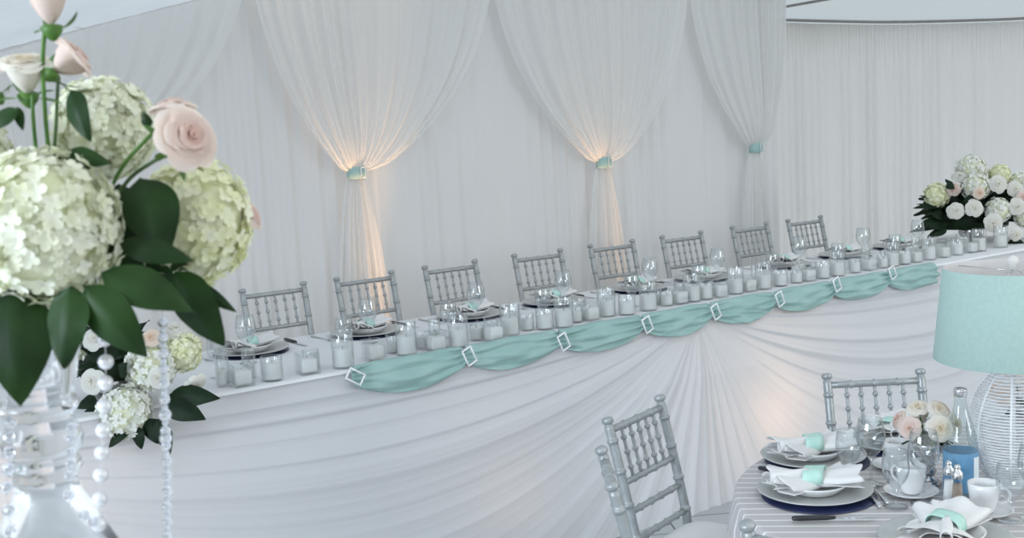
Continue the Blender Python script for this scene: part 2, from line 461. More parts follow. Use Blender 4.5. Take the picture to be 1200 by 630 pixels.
def gz(s, z):
    return 0
G = [(.35, .93), (3.93, .90), (7.6, .93)]
fr_ = random.Random(5)
def skirt_fn(s, z):
    """outward bulge of the chiffon overlay: swags hung between gather points"""
    if s < G[1][0]: a, bb = G[0], G[1]
    else: a, bb = G[1], G[2]
    t = (s - a[0]) / (bb[0] - a[0]); t = min(max(t, 1e-3), 1 - 1e-3)
    ztop = .93
    q = max(ztop - z, 0)
    sag = q / (4 * t * (1 - t) + .004)
    dist = min(math.hypot(s - a[0], z - a[1]), math.hypot(s - bb[0], z - bb[1]))
    dg = math.hypot(s - G[1][0], z - G[1][1])
    ph = 2 * PI * 7.2 * sag / (sag + .75)
    k = 0 if s < G[1][0] else 1
    f1 = math.sin(ph + k * 1.7); f2 = math.sin(ph * 2.17 + 1.3 + k * 2); f3 = math.sin(ph * .53 + .6); f4 = math.sin(ph * 3.7 + .4)
    rid = (1 - abs(f1)) ** 1.3 * .9 + .45 * f2 * abs(f3) + .9 * f3 + .18 * (1 - abs(f4)) ** 2
    amp = .0085 * min(1, dist / .55) + .002
    amp *= min(1, q / .07)
    flare = .12 * (1 - max(z, 0) / .96) ** 1.3
    belly = .05 * min(1, sag / .4) * (1 - .5 * min(1, dist))
    gat = -.0
    return flare + amp * rid + belly * min(1, q / .3)
m = MB()
nS, nZ = 1300, 170
m.grid(lambda u, v: sp(HS0 + (HS1 - HS0) * u, HP0 - .004 - skirt_fn(HS0 + (HS1 - HS0) * u, .955 * v), .957 * v), nS, nZ)
# left end returns along the short side
def endskirt(u, v, s0, sg):
    z = .955 * v; p = HP0 - .004 + (HP1 - HP0) * u - (1 - u) * skirt_fn(s0, z)
    return sp(s0 + sg * (.10 * (1 - z / .96) ** 1.3 + .02 * math.sin(38 * u + 1.5 * z) * (1 - v * .7) * math.sin(PI * u) ** .5) * min(1, u * 6), p, z)
sk = m.build('table_skirt', M['skirt'])
m2 = MB(); m2.grid(lambda u, v: endskirt(u, v, HS0, -1), 90, 30); m2.build('end_panel', M['skirt'], sk)
m2 = MB(); m2.grid(lambda u, v: endskirt(u, v, HS1, 1), 90, 30); m2.build('end_panel', M['skirt'], sk)
tag(sk, 'white chiffon skirt swagged down the front of the long table', 'table skirt')

m = MB()
def topcloth(u, v):
    s = HS0 - .012 + (HS1 - HS0 + .024) * u
    # across: up the front lip, over the top
    L0 = .010; W = HP1 - HP0 + .02
    d = v * (L0 + W)
    w = .0012 * math.sin(31 * s) * math.sin(23 * v)
    if d < L0: return sp(s, HP0 - .012 - .004 * math.cos(PI * d / L0 / 2), TZ - L0 + d * .95)
    return sp(s, HP0 - .012 + (d - L0), TZ + w * .5)
m.grid(topcloth, 300, 60)
tc_ = m.build('tablecloth', M['cloth']); tag(tc_, 'white cloth covering the top of the long head table', 'tablecloth')
# ------------------------------------------------------------ aqua sash with buckles
bks = [(412, 443), (545, 419), (655, 402), (753, 382), (833, 367), (908, 352), (975, 335), (1040, 321), (1096, 311)]
bs = []
for x, y in bks:
    w = at_p(x, y, HP0 - .03); bs.append((w.dot(D), w.z))
m = MB()
def sash(u, v):
    t = u * (len(bs) - 1); i = min(int(t), len(bs) - 2); f = t - i
    s = bs[i][0] + (bs[i + 1][0] - bs[i][0]) * f
    open_ = math.sin(PI * f) ** .62
    if i == 0 and f < .5: open_ = math.sin(PI * f) ** .7
    last = i == len(bs) - 2
    if last and f > .45: open_ = .82 + .18 * math.sin(PI * f)
    top = TZ + .011; 
    zc = bs[i][1] + (bs[i + 1][1] - bs[i][1]) * f
    ln = .058 + (.108 if i == 0 else .096) * open_          # length of cloth measured around the table edge
    back_ = .030 * open_ + .008                           # part lying on the tabletop
    if back_ < .012: start = (.012 - back_) * 2.2 - .0
    else: start = -(back_ - .012)
    d = start + ln * v
    puff = .016 * open_ * math.sin(PI * v) + .006
    wr = .007 * math.sin(7 * PI * v + 2.2 * math.sin(PI * f) + i) * (.25 + .9 * abs(2 * f - 1)) + .004 * math.sin(15 * v + 9 * f + i * 2)
    wr += .005 * math.sin(11 * (v + (.5 - f) * .9) + i) * open_
    if d < 0: return sp(s, HP0 - .018 - d, top + .5 * puff + wr * .3)
    e = sp(s, HP0 - .020 - puff - wr - skirt_fn(s, .955 - d) * .8 - .004, top - d * .97)
    return e
m.grid(sash, 360, 26)
so = m.build('aqua_sash', M['sash'], solid=.002)
tag(so, 'aqua satin sash puffed along the front edge of the long table', 'sash')
for i, (s_, z_) in enumerate(bs[:-1]):
    m = MB()
    W_, H_ = .044, .070
    for q in (-1, 1):
        m.rbox((q * W_ / 2, 0, -H_ / 2), (.007, .008, H_), .002)
        m.rbox((0, 0, q * H_ / 2 - .0035), (W_ + .007, .008, .007), .002)
    o = m.build('sash_buckle', M['rhine'], so)
    o.location = sp(s_, HP0 - .064 - .6 * skirt_fn(s_, z_), z_ + .012); o.rotation_euler = (0, math.radians(-24 if i else -58), HT_ROT)
    o['label'] = 'sparkling silver frame buckle'

# ------------------------------------------------------------ chiavari chair
def knot_tube(m, p0, p1, r, knots, seg=10, kr=1.35, kw=.008):
    """bamboo turned bar: raised rings at the knots"""
    p0, p1 = Vector(p0), Vector(p1); L_ = (p1 - p0).length
    st = [(0, 1)]
    for k in knots:
        for dd, q in ((-kw * 1.6, 1), (-kw * .8, 1), (-kw * .55, kr * .93), (-kw * .3, kr), (kw * .3, kr), (kw * .55, kr * .93), (kw * .8, 1), (kw * 1.6, 1)): st.append((k + dd / L_, q))
    st.append((1, 1)); st = [x for x in st if 0 <= x[0] <= 1]; st.sort()
    m.tube([p0 + (p1 - p0) * a for a, _ in st], [r * q for _, q in st], seg)

def make_chair():
    t = thing('chiavari_chair', '', 'chair')
    hw = .172
    def py(z): return .17 + (.10 * ((z - .45) / .45) ** 1.1 if z > .45 else .03 * (1 - z / .45))
    m = MB(); m.rbox((0, -.01, .425), (.40, .38, .03), .03); m.build('seat', M['silver'], t)
    m = MB()
    def cush(u, v):
        a = 2 * PI * u; c, s_ = math.cos(a), math.sin(a)
        k = (abs(c) ** 5 + abs(s_) ** 5) ** (-1 / 5)
        r = math.sin(PI * v) ** .45
        return Vector((.188 * k * c * r, -.01 + .178 * k * s_ * r, .475 - .022 * math.cos(PI * v)))
    m.grid(cush, 40, 12, closeu=True); m.build('cushion', M['napkin'], t)
    for sx in (-1, 1):
        m = MB(); knot_tube(m, (sx * .185, -.185, 0), (sx * .18, -.175, .44), .0155, (.2, .45, .7, .92)); m.build('leg', M['silver'], t)
        m = MB()
        zs = []; z = 0
        kn = [.10, .25, .40, .52, .63, .74, .84]
        pts = []; rr = []
        st = [(0, .013)]
        for k in kn: st += [(k - .014, .0162), (k - .006, .0162), (k - .005, .0190), (k - .003, .0198), (k + .003, .0198), (k + .005, .0190), (k + .006, .0162), (k + .014, .0162)]
        st += [(.880, .0162), (.890, .0160), (.8915, .0135), (.897, .0135), (.899, .0180), (.902, .0198), (.910, .0200), (.914, .0185), (.918, .013), (.919, .004)]
        st.sort()
        m.tube([(sx * (.165 + .008 * z_ / .9), py(z_), z_) for z_, _ in st], [r_ for _, r_ in st], 12)
        m.build('back_post', M['silver'], t)
    for z_, r_, nm in ((.875, .0125, 'top_rail'), (.700, .011, 'back_rail'), (.605, .011, 'back_rail'), (.515, .011, 'back_rail')):
        m = MB(); knot_tube(m, (-hw, py(z_), z_), (hw, py(z_), z_), r_, (.25, .5, .75) if nm == 'top_rail' else (.2, .4, .6, .8), kr=1.25)
        m.build(nm, M['silver'], t)
    for k in range(5):
        x = (k - 2) * .052
        m = MB(); knot_tube(m, (x, py(.70), .70), (x, py(.875), .875), .0062, (.22, .5, .78), kr=1.75, seg=8, kw=.009); m.build('spindle', M['silver'], t)
    for z_ in (.14, .24):
        for sx in (-1, 1):
            m = MB(); knot_tube(m, (sx * .183, -.18, z_), (sx * .167, py(z_), z_), .009, (.33, .66)); m.build('stretcher', M['silver'], t)
    m = MB(); knot_tube(m, (-.183, -.182, .19), (.183, -.182, .19), .009, (.33, .66)); m.build('stretcher', M['silver'], t)
    m = MB(); knot_tube(m, (-.166, py(.19), .19), (.166, py(.19), .19), .009, (.33, .66)); m.build('stretcher', M['silver'], t)
    return t
chair = Proto(make_chair())

def chair_by_top(c, ang, label, group, z0=0):
    """c: middle of the top of the back; ang: rotation"""
    back_dir = Vector((-math.sin(ang), math.cos(ang), 0))
    l = Vector((c[0], c[1], 0)) - back_dir * .27; l.z = z0
    return chair.put(l, ang, label, group)

cps = [(282, 338, 355, 329), (400, 325, 465, 317), (497, 311, 557, 303), (604, 298, 659, 290), (696, 286, 743, 280), (776, 275, 818, 270), (852, 264, 892, 259), (923, 256, 957, 252)]
clab = ['silver chiavari chair at the head table, nearest the tall pink roses',
        'silver chiavari chair with orange glow behind it, second from the left of the head table',
        'silver chiavari chair at the head table, third from the left',
        'silver chiavari chair at the head table, fourth from the left, left of the glowing one',
        'silver chiavari chair against faint orange glow, fifth from the left of the head table',
        'silver chiavari chair at the head table, third from its right end',
        'silver chiavari chair at the head table, second from its right end',
        'silver chiavari chair farthest right at the head table, against the rear wall']
chair_s = []
for (x0, y0, x1, y1), lb in zip(cps, clab):
    a = at_z(x0, y0, 1.12); b_ = at_z(x1, y1, 1.12); c = (a + b_) / 2
    s_ = c.dot(D); chair_s.append(s_)
    jit = random.uniform(-.04, .04)
    chair_by_top(sp(s_, 5.72 + random.uniform(-.02, .02)), HT_ROT + jit, lb, 'chairs behind the head table', .2)

RT = Vector((1.38, 3.20, 0)); RR = .76
gch = 'chairs around the round table'
cr = [((1.314, 4.17), 0.0, 'silver chiavari chair behind the round table, facing the camera'),
      ((.393, 3.832), math.radians(53), 'silver chiavari chair turned to the round table, its ladder back in full view'),
      ((.240, 3.178), math.radians(90), 'silver chiavari chair seen edge-on, left of all chairs at the round table'),
      ((.655, 2.530), math.radians(137), 'silver chiavari chair cut off by the bottom edge, in front of the round table')]
for c, a, lb in cr: chair_by_top(c, a, lb, gch)

# ------------------------------------------------------------ round table
t = thing('round_table', 'round banquet table under the striped cloth', 'table', RT)
m = MB(); m.lathe([(0, .722), (RR - .03, .722), (RR - .015, .73), (RR - .015, .748), (RR - .03, .752), (0, .752)], 64); m.build('tabletop', M['wood'], t)
for k in range(4):
    a = PI / 4 + k * PI / 2; m = MB(); m.tube([(.30 * math.cos(a), .30 * math.sin(a), 0), (.30 * math.cos(a), .30 * math.sin(a), .722)], .016, 8); m.build('leg', M['rail'], t)
push = []
for c, a, lb in cr:
    v = Vector((c[0], c[1], 0)) - RT; push.append((math.atan2(v.y, v.x), v.length - .27 - .235))
def rcloth(u, v):
    a = 2 * PI * u
    if v < .35:
        r = RR * (v / .35); z = .757 + .0008 * math.sin(9 * a + 20 * v)
        return Vector((r * math.cos(a), r * math.sin(a), z))
    k = (v - .35) / .65; z = .757 - .745 * k
    f = min(1, k * 3)
    r = RR + .012 * min(1, k * 12) + .045 * k + (.020 + .02 * k) * f * (math.sin(19 * a + .8 * math.sin(3 * a)) + .4 * math.sin(41 * a))
    for pa, lim in push:
        da = math.atan2(math.sin(a - pa), math.cos(a - pa))
        w = math.exp(-(da / .42) ** 4)
        if z < .60:
            kk = min(1, (.60 - z) / .10); r = r + (min(r, lim) - r) * w * kk
    return Vector((r * math.cos(a), r * math.sin(a), z))
m = MB(); m.grid(rcloth, 400, 90, closeu=True)
o = m.build('tablecloth', M['cloth']); o.location = RT
tag(o, 'white floor-length cloth hanging from the round table', 'tablecloth')
def overlay(u, v):
    vv = v * .445; q = rcloth(u, vv); k = 1 + .003 / max(math.hypot(q.x, q.y), .02)
    return Vector((q.x * k, q.y * k, q.z + .0012 * (1 - v)))
m = MB(); m.grid(overlay, 400, 60, closeu=True)
o = m.build('table_overlay', M['stripe']); o.location = RT
tag(o, 'grey and white striped satin overlay on the round table', 'table overlay')
CT = .7600

# ------------------------------------------------------------ tableware prototypes
def make_charger():
    m = MB(); m.lathe([(0, .004), (.095, .004), (.105, .006), (.160, .017), (.166, .018), (.168, .016), (.162, .0125), (.108, .002), (.10, 0), (0, 0)], 56)
    return tag(m.build('charger_plate', M['charger']), '', 'plate')
def make_plate():
    m = MB(); m.lathe([(0, .006), (.062, .006), (.070, .009), (.092, .028), (.096, .031), (.098, .029), (.094, .024), (.072, .004), (.06, 0), (0, 0)], 48)
    return tag(m.build('salad_plate', M['china']), '', 'plate')
def make_charger_shade():
    m = MB(); m.lathe([(0, .002), (.163, .002), (.165, .001), (.163, 0), (0, 0)], 48)  # thin dark disc that paints the shade below a charger's raised rim
    return tag(m.build('charger_shade', M['navy']), '', 'charger_shade')
def make_napkin():
    t = thing('folded_napkin', '', 'napkin')
    m = MB()
    def bow(top, off, ang, sc, lift):
        ca, sa = math.cos(ang), math.sin(ang)
        def f(u, v):
            x = 2 * u - 1; y = 2 * v - 1
            w = (.034 + .036 * abs(x) ** .8) * sc
            z = lift + ((.022 * math.sqrt(max(0, 1 - y * y)) + .0045 * math.cos(1.9 * PI * y + off) * abs(x) + .012 * abs(x) ** 2) if top else 0)
            X = x * .112 * sc + .009 * math.cos(PI * y * 1.5 + off) * abs(x) * (1 if x > 0 else -1)
            Y = y * w
            return Vector((ca * X - sa * Y, sa * X + ca * Y, z))
        return f
    m.grid(bow(True, 0, 0, 1, .008), 40, 24); m.grid(bow(False, 0, 0, 1, .008), 40, 24, flip=True)
    m.grid(bow(True, 1.5, .38, .95, .0), 36, 20); m.grid(bow(False, 1.5, .38, .95, .0), 36, 20, flip=True)
    m.build('cloth', M['napkin'], t, solid=.0016)
    m = MB()
    m.grid(lambda u, v: Vector((-.115 + .10 * v, -.038 + .030 * v + .014 * math.cos(2 * PI * u) * .9, .028 + .014 * math.sin(2 * PI * u))), 18, 6, closeu=True)
    m.build('rolled_end', M['napkin'], t, solid=.0025)
    m = MB()
    def band(u, v):
        y = 2 * u - 1; x = (v - .5) * .052
        z = .010 + .031 * max(0, 1 - y ** 4) ** .5
        return Vector((x + y * .012, y * .043, z))
    m.grid(band, 24, 4, ); m.build('napkin_band', M['mintband'], t, solid=.0012)
    return t
def make_knife():
    t = thing('table_knife', '', 'knife')
    m = MB()
    pr = [(-.115, .004), (-.112, .008), (-.09, .0095), (-.02, .0085), (0, .006), (.004, .004)]
    m.tube([(0, y, .0065) for y, _ in pr], [r for _, r in pr], 10); m.v = [Vector((v.x, v.y, .001 + (v.z) * .8)) for v in m.v]
    m.build('handle', M['black'], t)
    m = MB(); vs = []
    out = [(-.004, .0), (.006, .0), (.0095, .03), (.010, .08), (.006, .105), (-.003, .118), (-.005, .06)]
    m.add([(x, y, .003) for x, y in out] + [(x, y, .0045) for x, y in out], [tuple(range(7))[::-1], tuple(range(7, 14))] + [(i, (i + 1) % 7, 7 + (i + 1) % 7, 7 + i) for i in range(7)])
    m.build('blade', M['chrome'], t, smooth=False)
    return t
def make_fork():
    t = thing('table_fork', '', 'fork')
    m = MB(); pr = [(-.10, .003), (-.095, .0085), (-.05, .0065), (.02, .0035), (.045, .0035)]
    m.tube([(0, y, .004 + .004 * max(0, y) * 10) for y, _ in pr], [r for _, r in pr], 8); m.v = [Vector((v.x, v.y, v.z * .5 + .001)) for v in m.v]
    m.build('handle', M['chrome'], t)
    m = MB()
    m.grid(lambda u, v: Vector(((u - .5) * (.006 + .018 * math.sin(PI / 2 * v)), .045 + .025 * v, .004 - .004 * math.sin(PI * v) + .003 * v)), 6, 6)
    for k in range(4):
        x = (k - 1.5) * .0062; m.tube([(x, .068, .006), (x, .09, .007), (x, .105, .009)], [.0019, .0016, .0008], 6)
    m.build('head', M['chrome'], t, solid=.001)
    return t
def wine_profile(h, rb, stem, rbase, rim):
    """one continuous thin wall: base, stem, bowl"""
    zb = stem
    P = [(0, .002), (rbase, .0015), (rbase, .003), (rbase * .6, .006), (.007, .011), (.0042, .02), (.004, stem * .6), (.0045, stem - .012), (.009, stem)]
    n = 12
    for i in range(1, n + 1):
        k = i / n
        r = rb * math.sin(min(1, k * 1.75) * PI / 2) ** .62 if k < .57 else rb + (rim - rb) * ((k - .57) / .43) ** 1.4
        P.append((max(r, .009), zb + (h - zb) * k ** 1.05))
    inner = [(r - .0012, z) for r, z in P[10:]][::-1]
    return P + inner
def make_glass(name, h, rb, stem, rbase, rim, seg=28):
    t = thing(name, '', 'glass')
    P = wine_profile(h, rb, stem, rbase, rim)
    m = MB(); m.lathe(P[:9], seg); m.build('stem', M['glass'], t)
    m = MB(); m.lathe(P[8:], seg); m.build('bowl', M['glass'], t)
    return t
charger, plate, shade_disc, napkin, knife, fork = Proto(make_charger()), Proto(make_plate()), Proto(make_charger_shade()), Proto(make_napkin()), Proto(make_knife()), Proto(make_fork())
bigglass = Proto(make_glass('wine_glass', .205, .043, .085, .036, .034))
smallglass = Proto(make_glass('water_goblet', .165, .038, .055, .033, .033))

# head table settings
gl_big = [1.858, 2.431, 3.008, 3.531, 4.109, 4.609, 5.284, 5.862, 6.407]
gl_sm = [2.153 - .56, 2.153, 2.672, 3.197, 3.755, 4.222, 4.779, 5.327, 5.856]
for i in range(9):
    o_ = ordw(i); where = f'{o_} place setting from the left, head table'
    sc = chair_s[i] - .05 if i < 8 else chair_s[7] + .53
    sc = gl_big[i] + .04
    q = sp(sc, 4.755, TZ + .001); jr = random.uniform(-.1, .1)
    shade_disc.put(q, 0, f'navy disc painting charger shade in the {where}', 'head table charger shade discs')
    charger.put(q + Vector((0, 0, .003)), 0, f'silver charger plate in the {where}', 'head table chargers')
    plate.put(q + Vector((0, 0, .0075)), 0, f'white salad plate in the {where}', 'head table plates')
    napkin.put(q + Vector((0, 0, .0295)), HT_ROT + .2 + jr * 2, f'white napkin with mint band in the {where}', 'head table napkins')
    knife.put(sp(sc + .235, 4.80, TZ + .0015), HT_ROT + PI + jr, f'black handled knife in the {where}', 'head table knives')
    fork.put(sp(sc - .205, 4.80, TZ + .0015), HT_ROT + PI + jr, f'silver fork in the {where}', 'head table forks')
    bigglass.put(sp(gl_big[i] - .065, 4.53, TZ), i * .7, f'tall clear wine glass in the {where}', 'tall wine glasses on the head table')
    smallglass.put(sp(gl_sm[i], 4.345, TZ), i * .9, f'short clear goblet, {o_} from the left in front of the tall wine glasses', 'short goblets on the head table')

# ------------------------------------------------------------ votive candles
def wick(m_, z): m_.tube([(0, 0, z), (.001, 0, z + .006), (.003, 0, z + .011)], .0011, 6)
def make_cube_votive():
    t = thing('cube_votive', '', 'candle')
    a, h, w = .040, .084, .0035
    m = MB(); m.rbox((0, 0, 0), (2 * a, 2 * a, h), .003)
    m.f = [f for f in m.f if len(f) == 4 or all(m.v[i].z < .01 for i in f)]
    m2 = MB(); m2.rbox((0, 0, .008), (2 * (a - w), 2 * (a - w), h - .008), .003); 
    m2.f = [f[::-1] for f in m2.f if len(f) == 4 or all(m2.v[i].z < .02 for i in f)]
    m.add(m2.v, m2.f)
    # rim
    m.tube([(-a + w / 2, -a + w / 2, h), (a - w / 2, -a + w / 2, h), (a - w / 2, a - w / 2, h), (-a + w / 2, a - w / 2, h), (-a + w / 2, -a + w / 2, h)], w / 2, 6, cap=False)
    m.build('glass_holder', M['vglass'], t, smooth=False)
    m = MB(); m.rbox((0, 0, .0085), (.062, .062, .052), .006); c = m.build('candle', M['wax'], t)
    m = MB(); wick(m, .060); m.build('wick', M['wick'], c)
    return t
def make_cyl_votive(name, r, h, ch):
    t = thing(name, '', 'candle')
    m = MB(); m.lathe([(0, 0), (r - .003, 0), (r, .003), (r, h - .002), (r - .001, h), (r - .0025, h), (r - .003, h - .003), (r - .003, .009), (r - .006, .007), (0, .007)], 28)
    m.build('glass_holder', M['vglass'], t)
    m = MB(); R = r - .007
    m.lathe([(0, .0075), (R, .0075), (R + .001, .012), (R + .001, ch - .003), (R - .002, ch), (R * .5, ch - .003), (0, ch - .004)], 24); c = m.build('candle', M['wax'], t)
    m = MB(); wick(m, ch - .004); m.build('wick', M['wick'], c)
    return t
V = {'q': Proto(make_cube_votive()), 't': Proto(make_cyl_votive('cylinder_candle', .044, .140, .080)),
     's': Proto(make_cyl_votive('round_votive', .034, .078, .056)), 'm': Proto(make_cyl_votive('cylinder_votive', .042, .095, .070)),
     'n': Proto(make_cyl_votive('tall_narrow_votive', .026, .120, .065))}
front = [(262, 455, 'n'), (284.5, 455, 'q'), (323, 449, 'm'), (361, 440, 'q'), (403, 433, 't'), (439, 424, 'q'), (477, 418, 't'), (496, 411, 's'), (512, 413, 'q'),
         (538, 409, 't'), (559, 401, 's'), (576, 402, 'q'), (598, 395, 't'), (616, 389, 's'), (633, 389, 'm'), (654, 387, 't'), (675, 380, 's'), (689, 378, 'q'),
         (711, 373, 't'), (735, 371, 'm'), (760, 366, 't'), (777, 360, 's'), (793, 359, 'q'), (809, 356, 't'), (826, 353, 'm'), (841, 351, 'q'), (857, 346, 't'),
         (877, 344, 'q'), (895, 341, 't'), (910, 337, 'm'), (924, 333, 's'), (940, 331, 'q'), (957, 328, 'm'), (974, 325, 't'), (991, 321, 's'), (1005, 318, 'q'),
         (1018, 315, 's'), (1031, 315, 't'), (1047, 311, 'm'), (1062, 309, 'q'), (1076, 306, 't'), (1090, 303, 'q'), (1103, 300, 'm'), (1116, 297, 'q'), (1129, 296, 't'), (1152, 291, 't')]
vname = {'q': 'white candle in a clear glass cube', 't': 'white candle in a tall clear glass cylinder', 's': 'white candle in a small round glass', 'm': 'white candle in a wide low glass', 'n': 'candle in a narrow tall glass'}
vgrp = {'q': 'cube votives', 't': 'tall cylinder candles', 's': 'small round votives', 'm': 'wide low votives', 'n': 'narrow tall votives'}
sv = sorted(front, key=lambda a: at_z(a[0], a[1], TZ).dot(D))
placed = []
vr = {'q': .058, 't': .045, 's': .035, 'm': .043, 'n': .027}
for i, (x, y, k) in enumerate(sv):
    w = at_z(x, y - 2.5, TZ); s_ = w.dot(D); p_ = min(max(w.dot(N), 4.125), 4.22)
    if k == 'q' : p_ = max(p_, 4.125)
    for (ps, pp, pk) in placed[-3:]:
        need = (vr[k] if k != 'q' else .042) + (vr[pk] if pk != 'q' else .042) + .004
        if abs(pp - p_) < need and s_ - ps < need:
            dd = math.sqrt(max(need ** 2 - (pp - p_) ** 2, 0)); s_ = max(s_, ps + dd)
    placed.append((s_, p_, k))
    V[k].put(sp(s_, p_, TZ + .001), HT_ROT + random.uniform(-.05, .05) if k != 'q' else HT_ROT + random.uniform(-.12, .05), f'{vname[k]}, {ordw(i)} from left in front row', vgrp[k] + ' in the front row')
rear_row = [(1.68, 4.24, 'n'), (1.93, 4.21, 's'), (2.33, 4.23, 's'), (2.47, 4.20, 'n'), (2.84, 4.24, 's'), (3.00, 4.30, 'n'), (3.36, 4.23, 'm'), (3.55, 4.29, 'n'), (3.87, 4.25, 's'), (4.05, 4.24, 'm'), (4.40, 4.27, 's'), (4.58, 4.26, 'n'),
            (4.95, 4.30, 'm'), (5.12, 4.33, 's'), (5.45, 4.30, 'q'), (5.60, 4.36, 'n'), (5.72, 4.31, 's'), (6.02, 4.34, 'm'), (6.15, 4.41, 'n'), (6.30, 4.36, 'q'), (6.48, 4.38, 's'), (6.60, 4.38, 'm')]
ok = []
for s_, p_, k in rear_row:
    for _ in range(20):
        hit = False
        for (ps, pp, pk) in placed + ok + [(g, 4.345, 'g') for g in gl_sm]:
            need = (vr[k] if k != 'q' else .045) + ({'g': .042}.get(pk) or (vr[pk] if pk != 'q' else .045)) + .004
            dx, dy = s_ - ps, p_ - pp
            if math.hypot(dx, dy) < need:
                hit = True; L_ = math.hypot(dx, dy) or 1; s_ = ps + dx / L_ * (need + .002); p_ = max(4.18, pp + max(dy / L_, .1) * (need + .002))
        if not hit: break
    if not hit: ok.append((s_, p_, k))
for i, (s_, p_, k) in enumerate(sorted(ok)):
    V[k].put(sp(s_, p_, TZ + .001), HT_ROT, f'{vname[k]}, {ordw(i)} from left in second row', vgrp[k] + ' in the second row')

# ------------------------------------------------------------ flowers
def facing(d, roll=0):
    d = Vector(d).normalized(); q = d.to_track_quat('Z', 'Y'); return q.to_matrix().to_4x4() @ Matrix.Rotation(roll, 4, 'Z')

def rose_mesh(R, opn=1.0, seed=0):
    r = random.Random(seed); m = MB()
    layers = 9
    for L_ in range(layers):
        fr = L_ / (layers - 1); m.cur = fr
        cnt = [2, 3, 3, 3, 4, 4, 5, 5, 6][L_]
        rad = R * (.05 + .66 * fr ** .95 * (.66 + .34 * opn)); hgt = R * (1.08 - .36 * fr ** 1.7 * opn)
        a0 = r.uniform(0, 6.28)
        for k in range(cnt):
            ac = a0 + 2 * PI * k / cnt + r.uniform(-.15, .15); wd = 2 * PI / cnt * .78
            fl = (.02 + .24 * fr ** 1.5 * opn) * r.uniform(.75, 1.25); jz = r.uniform(-.05, .05) * R
            def f(u, v, ac=ac, wd=wd, fl=fl, jz=jz, rad=rad, hgt=hgt, fr=fr):
                x = 2 * u - 1
                edge = 1 - .30 * abs(x) ** 2.5
                t_ = v * edge
                ang = ac + x * wd * (.35 + .65 * min(1, v * 1.6))
                if t_ < .62:
                    k_ = t_ / .62; rr = .88 * rad * math.sin(k_ * PI / 2) ** .8; z = .93 * hgt * k_
                else:
                    k_ = (t_ - .62) / .38; rr = .88 * rad + (.12 * rad + (.065 + fl) * R) * k_
                    z = hgt * (.93 + .09 * math.sin(k_ * PI * .62)) - (.03 * R + fl * R * .9) * k_ ** 2.5
                rr += .05 * R * x * (1 - fr); z += jz * v
                return Vector((rr * math.cos(ang), rr * math.sin(ang), z - R * .55))
            m.grid(f, 8, 7)
    return m

def calyx(R):
    m = MB(); m.lathe([(0, -R * .95), (.10 * R, -R * .9), (.24 * R, -R * .72), (.30 * R, -R * .55), (.2 * R, -R * .5), (0, -R * .48)], 12)
    for k in range(5):
        a = 2 * PI * k / 5
        def f(u, v, a=a):
            w = .13 * R * math.sin(PI * min(1, .15 + .85 * (1 - v))) ** .8 * (1 - v) ** .4
            rr = R * (.26 + .85 * v - .15 * v * v); z = -R * .62 + R * (.10 * v + .35 * v * v * (1 if k % 2 else -.5))
            return Vector((rr * math.cos(a) - (u - .5) * 2 * w * math.sin(a), rr * math.sin(a) + (u - .5) * 2 * w * math.cos(a), z))
        m.grid(f, 2, 6)
    return m

ROSES = {}
def add_rose(parent, base, pos, R, dirv, mat, opn=1.0, label=None, cal=True, seed=0):
    o = rose_mesh(R, opn, seed).build('rose', M[mat], parent, ring=True)
    o.matrix_local = Matrix.Translation(Vector(pos) - base) @ facing(dirv, random.uniform(0, 6))
    if label: o['label'] = label
    if cal: calyx(R).build('calyx', M['stem'], o)
    return o

def hydrangea_mesh(R, n, ps, seed=0, sz=.9):
    r = random.Random(seed); m = MB()
    ga = PI * (3 - 5 ** .5)
    for i in range(n):
        z = 1 - 2 * (i + .5) / n; rr = math.sqrt(1 - z * z); a = ga * i + r.uniform(-.12, .12)
        nrm = Vector((rr * math.cos(a), rr * math.sin(a), z)); nrm = (nrm + Vector((r.gauss(0, .22), r.gauss(0, .22), r.gauss(0, .22)))).normalized()
        c = Vector((nrm.x, nrm.y, nrm.z * sz)) * R * r.uniform(.88, 1.08)
        T = Matrix.Translation(c) @ facing(nrm, r.uniform(0, 1.57)); s_ = ps * r.uniform(.8, 1.2)
        for k in range(4):
            q = k * PI / 2; ca, sa = math.cos(q), math.sin(q); cup = r.uniform(.0, .4)
            loc = [(0, 0, -.1), (.42, -.40, .05 + cup * .2), (.42, .40, .05 + cup * .2), (.85, -.42, .10 + cup * .6), (.85, .42, .10 + cup * .6), (1.12, 0, .05 + cup), (.62, 0, -.04)]
            vs = [T @ (Vector((x * ca - y * sa, x * sa + y * ca, zz)) * s_) for x, y, zz in loc]
            m.add(vs, [(0, 1, 6), (0, 6, 2), (1, 3, 6), (6, 4, 2), (3, 5, 6), (6, 5, 4)])
    return m
HYD = {}
def add_hydrangea(parent, base, pos, R, mat, n=150, ps=.016, sz=.9, seed=0, scl=(1, 1, 1)):
    o = hydrangea_mesh(R, n, ps, seed, sz).build('hydrangea', M[mat], parent)
    o.location = Vector(pos) - base; o.rotation_euler = (random.uniform(-.4, .4), random.uniform(-.4, .4), random.uniform(0, 6)); 
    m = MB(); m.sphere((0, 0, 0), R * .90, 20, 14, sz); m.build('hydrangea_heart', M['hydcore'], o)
    return o

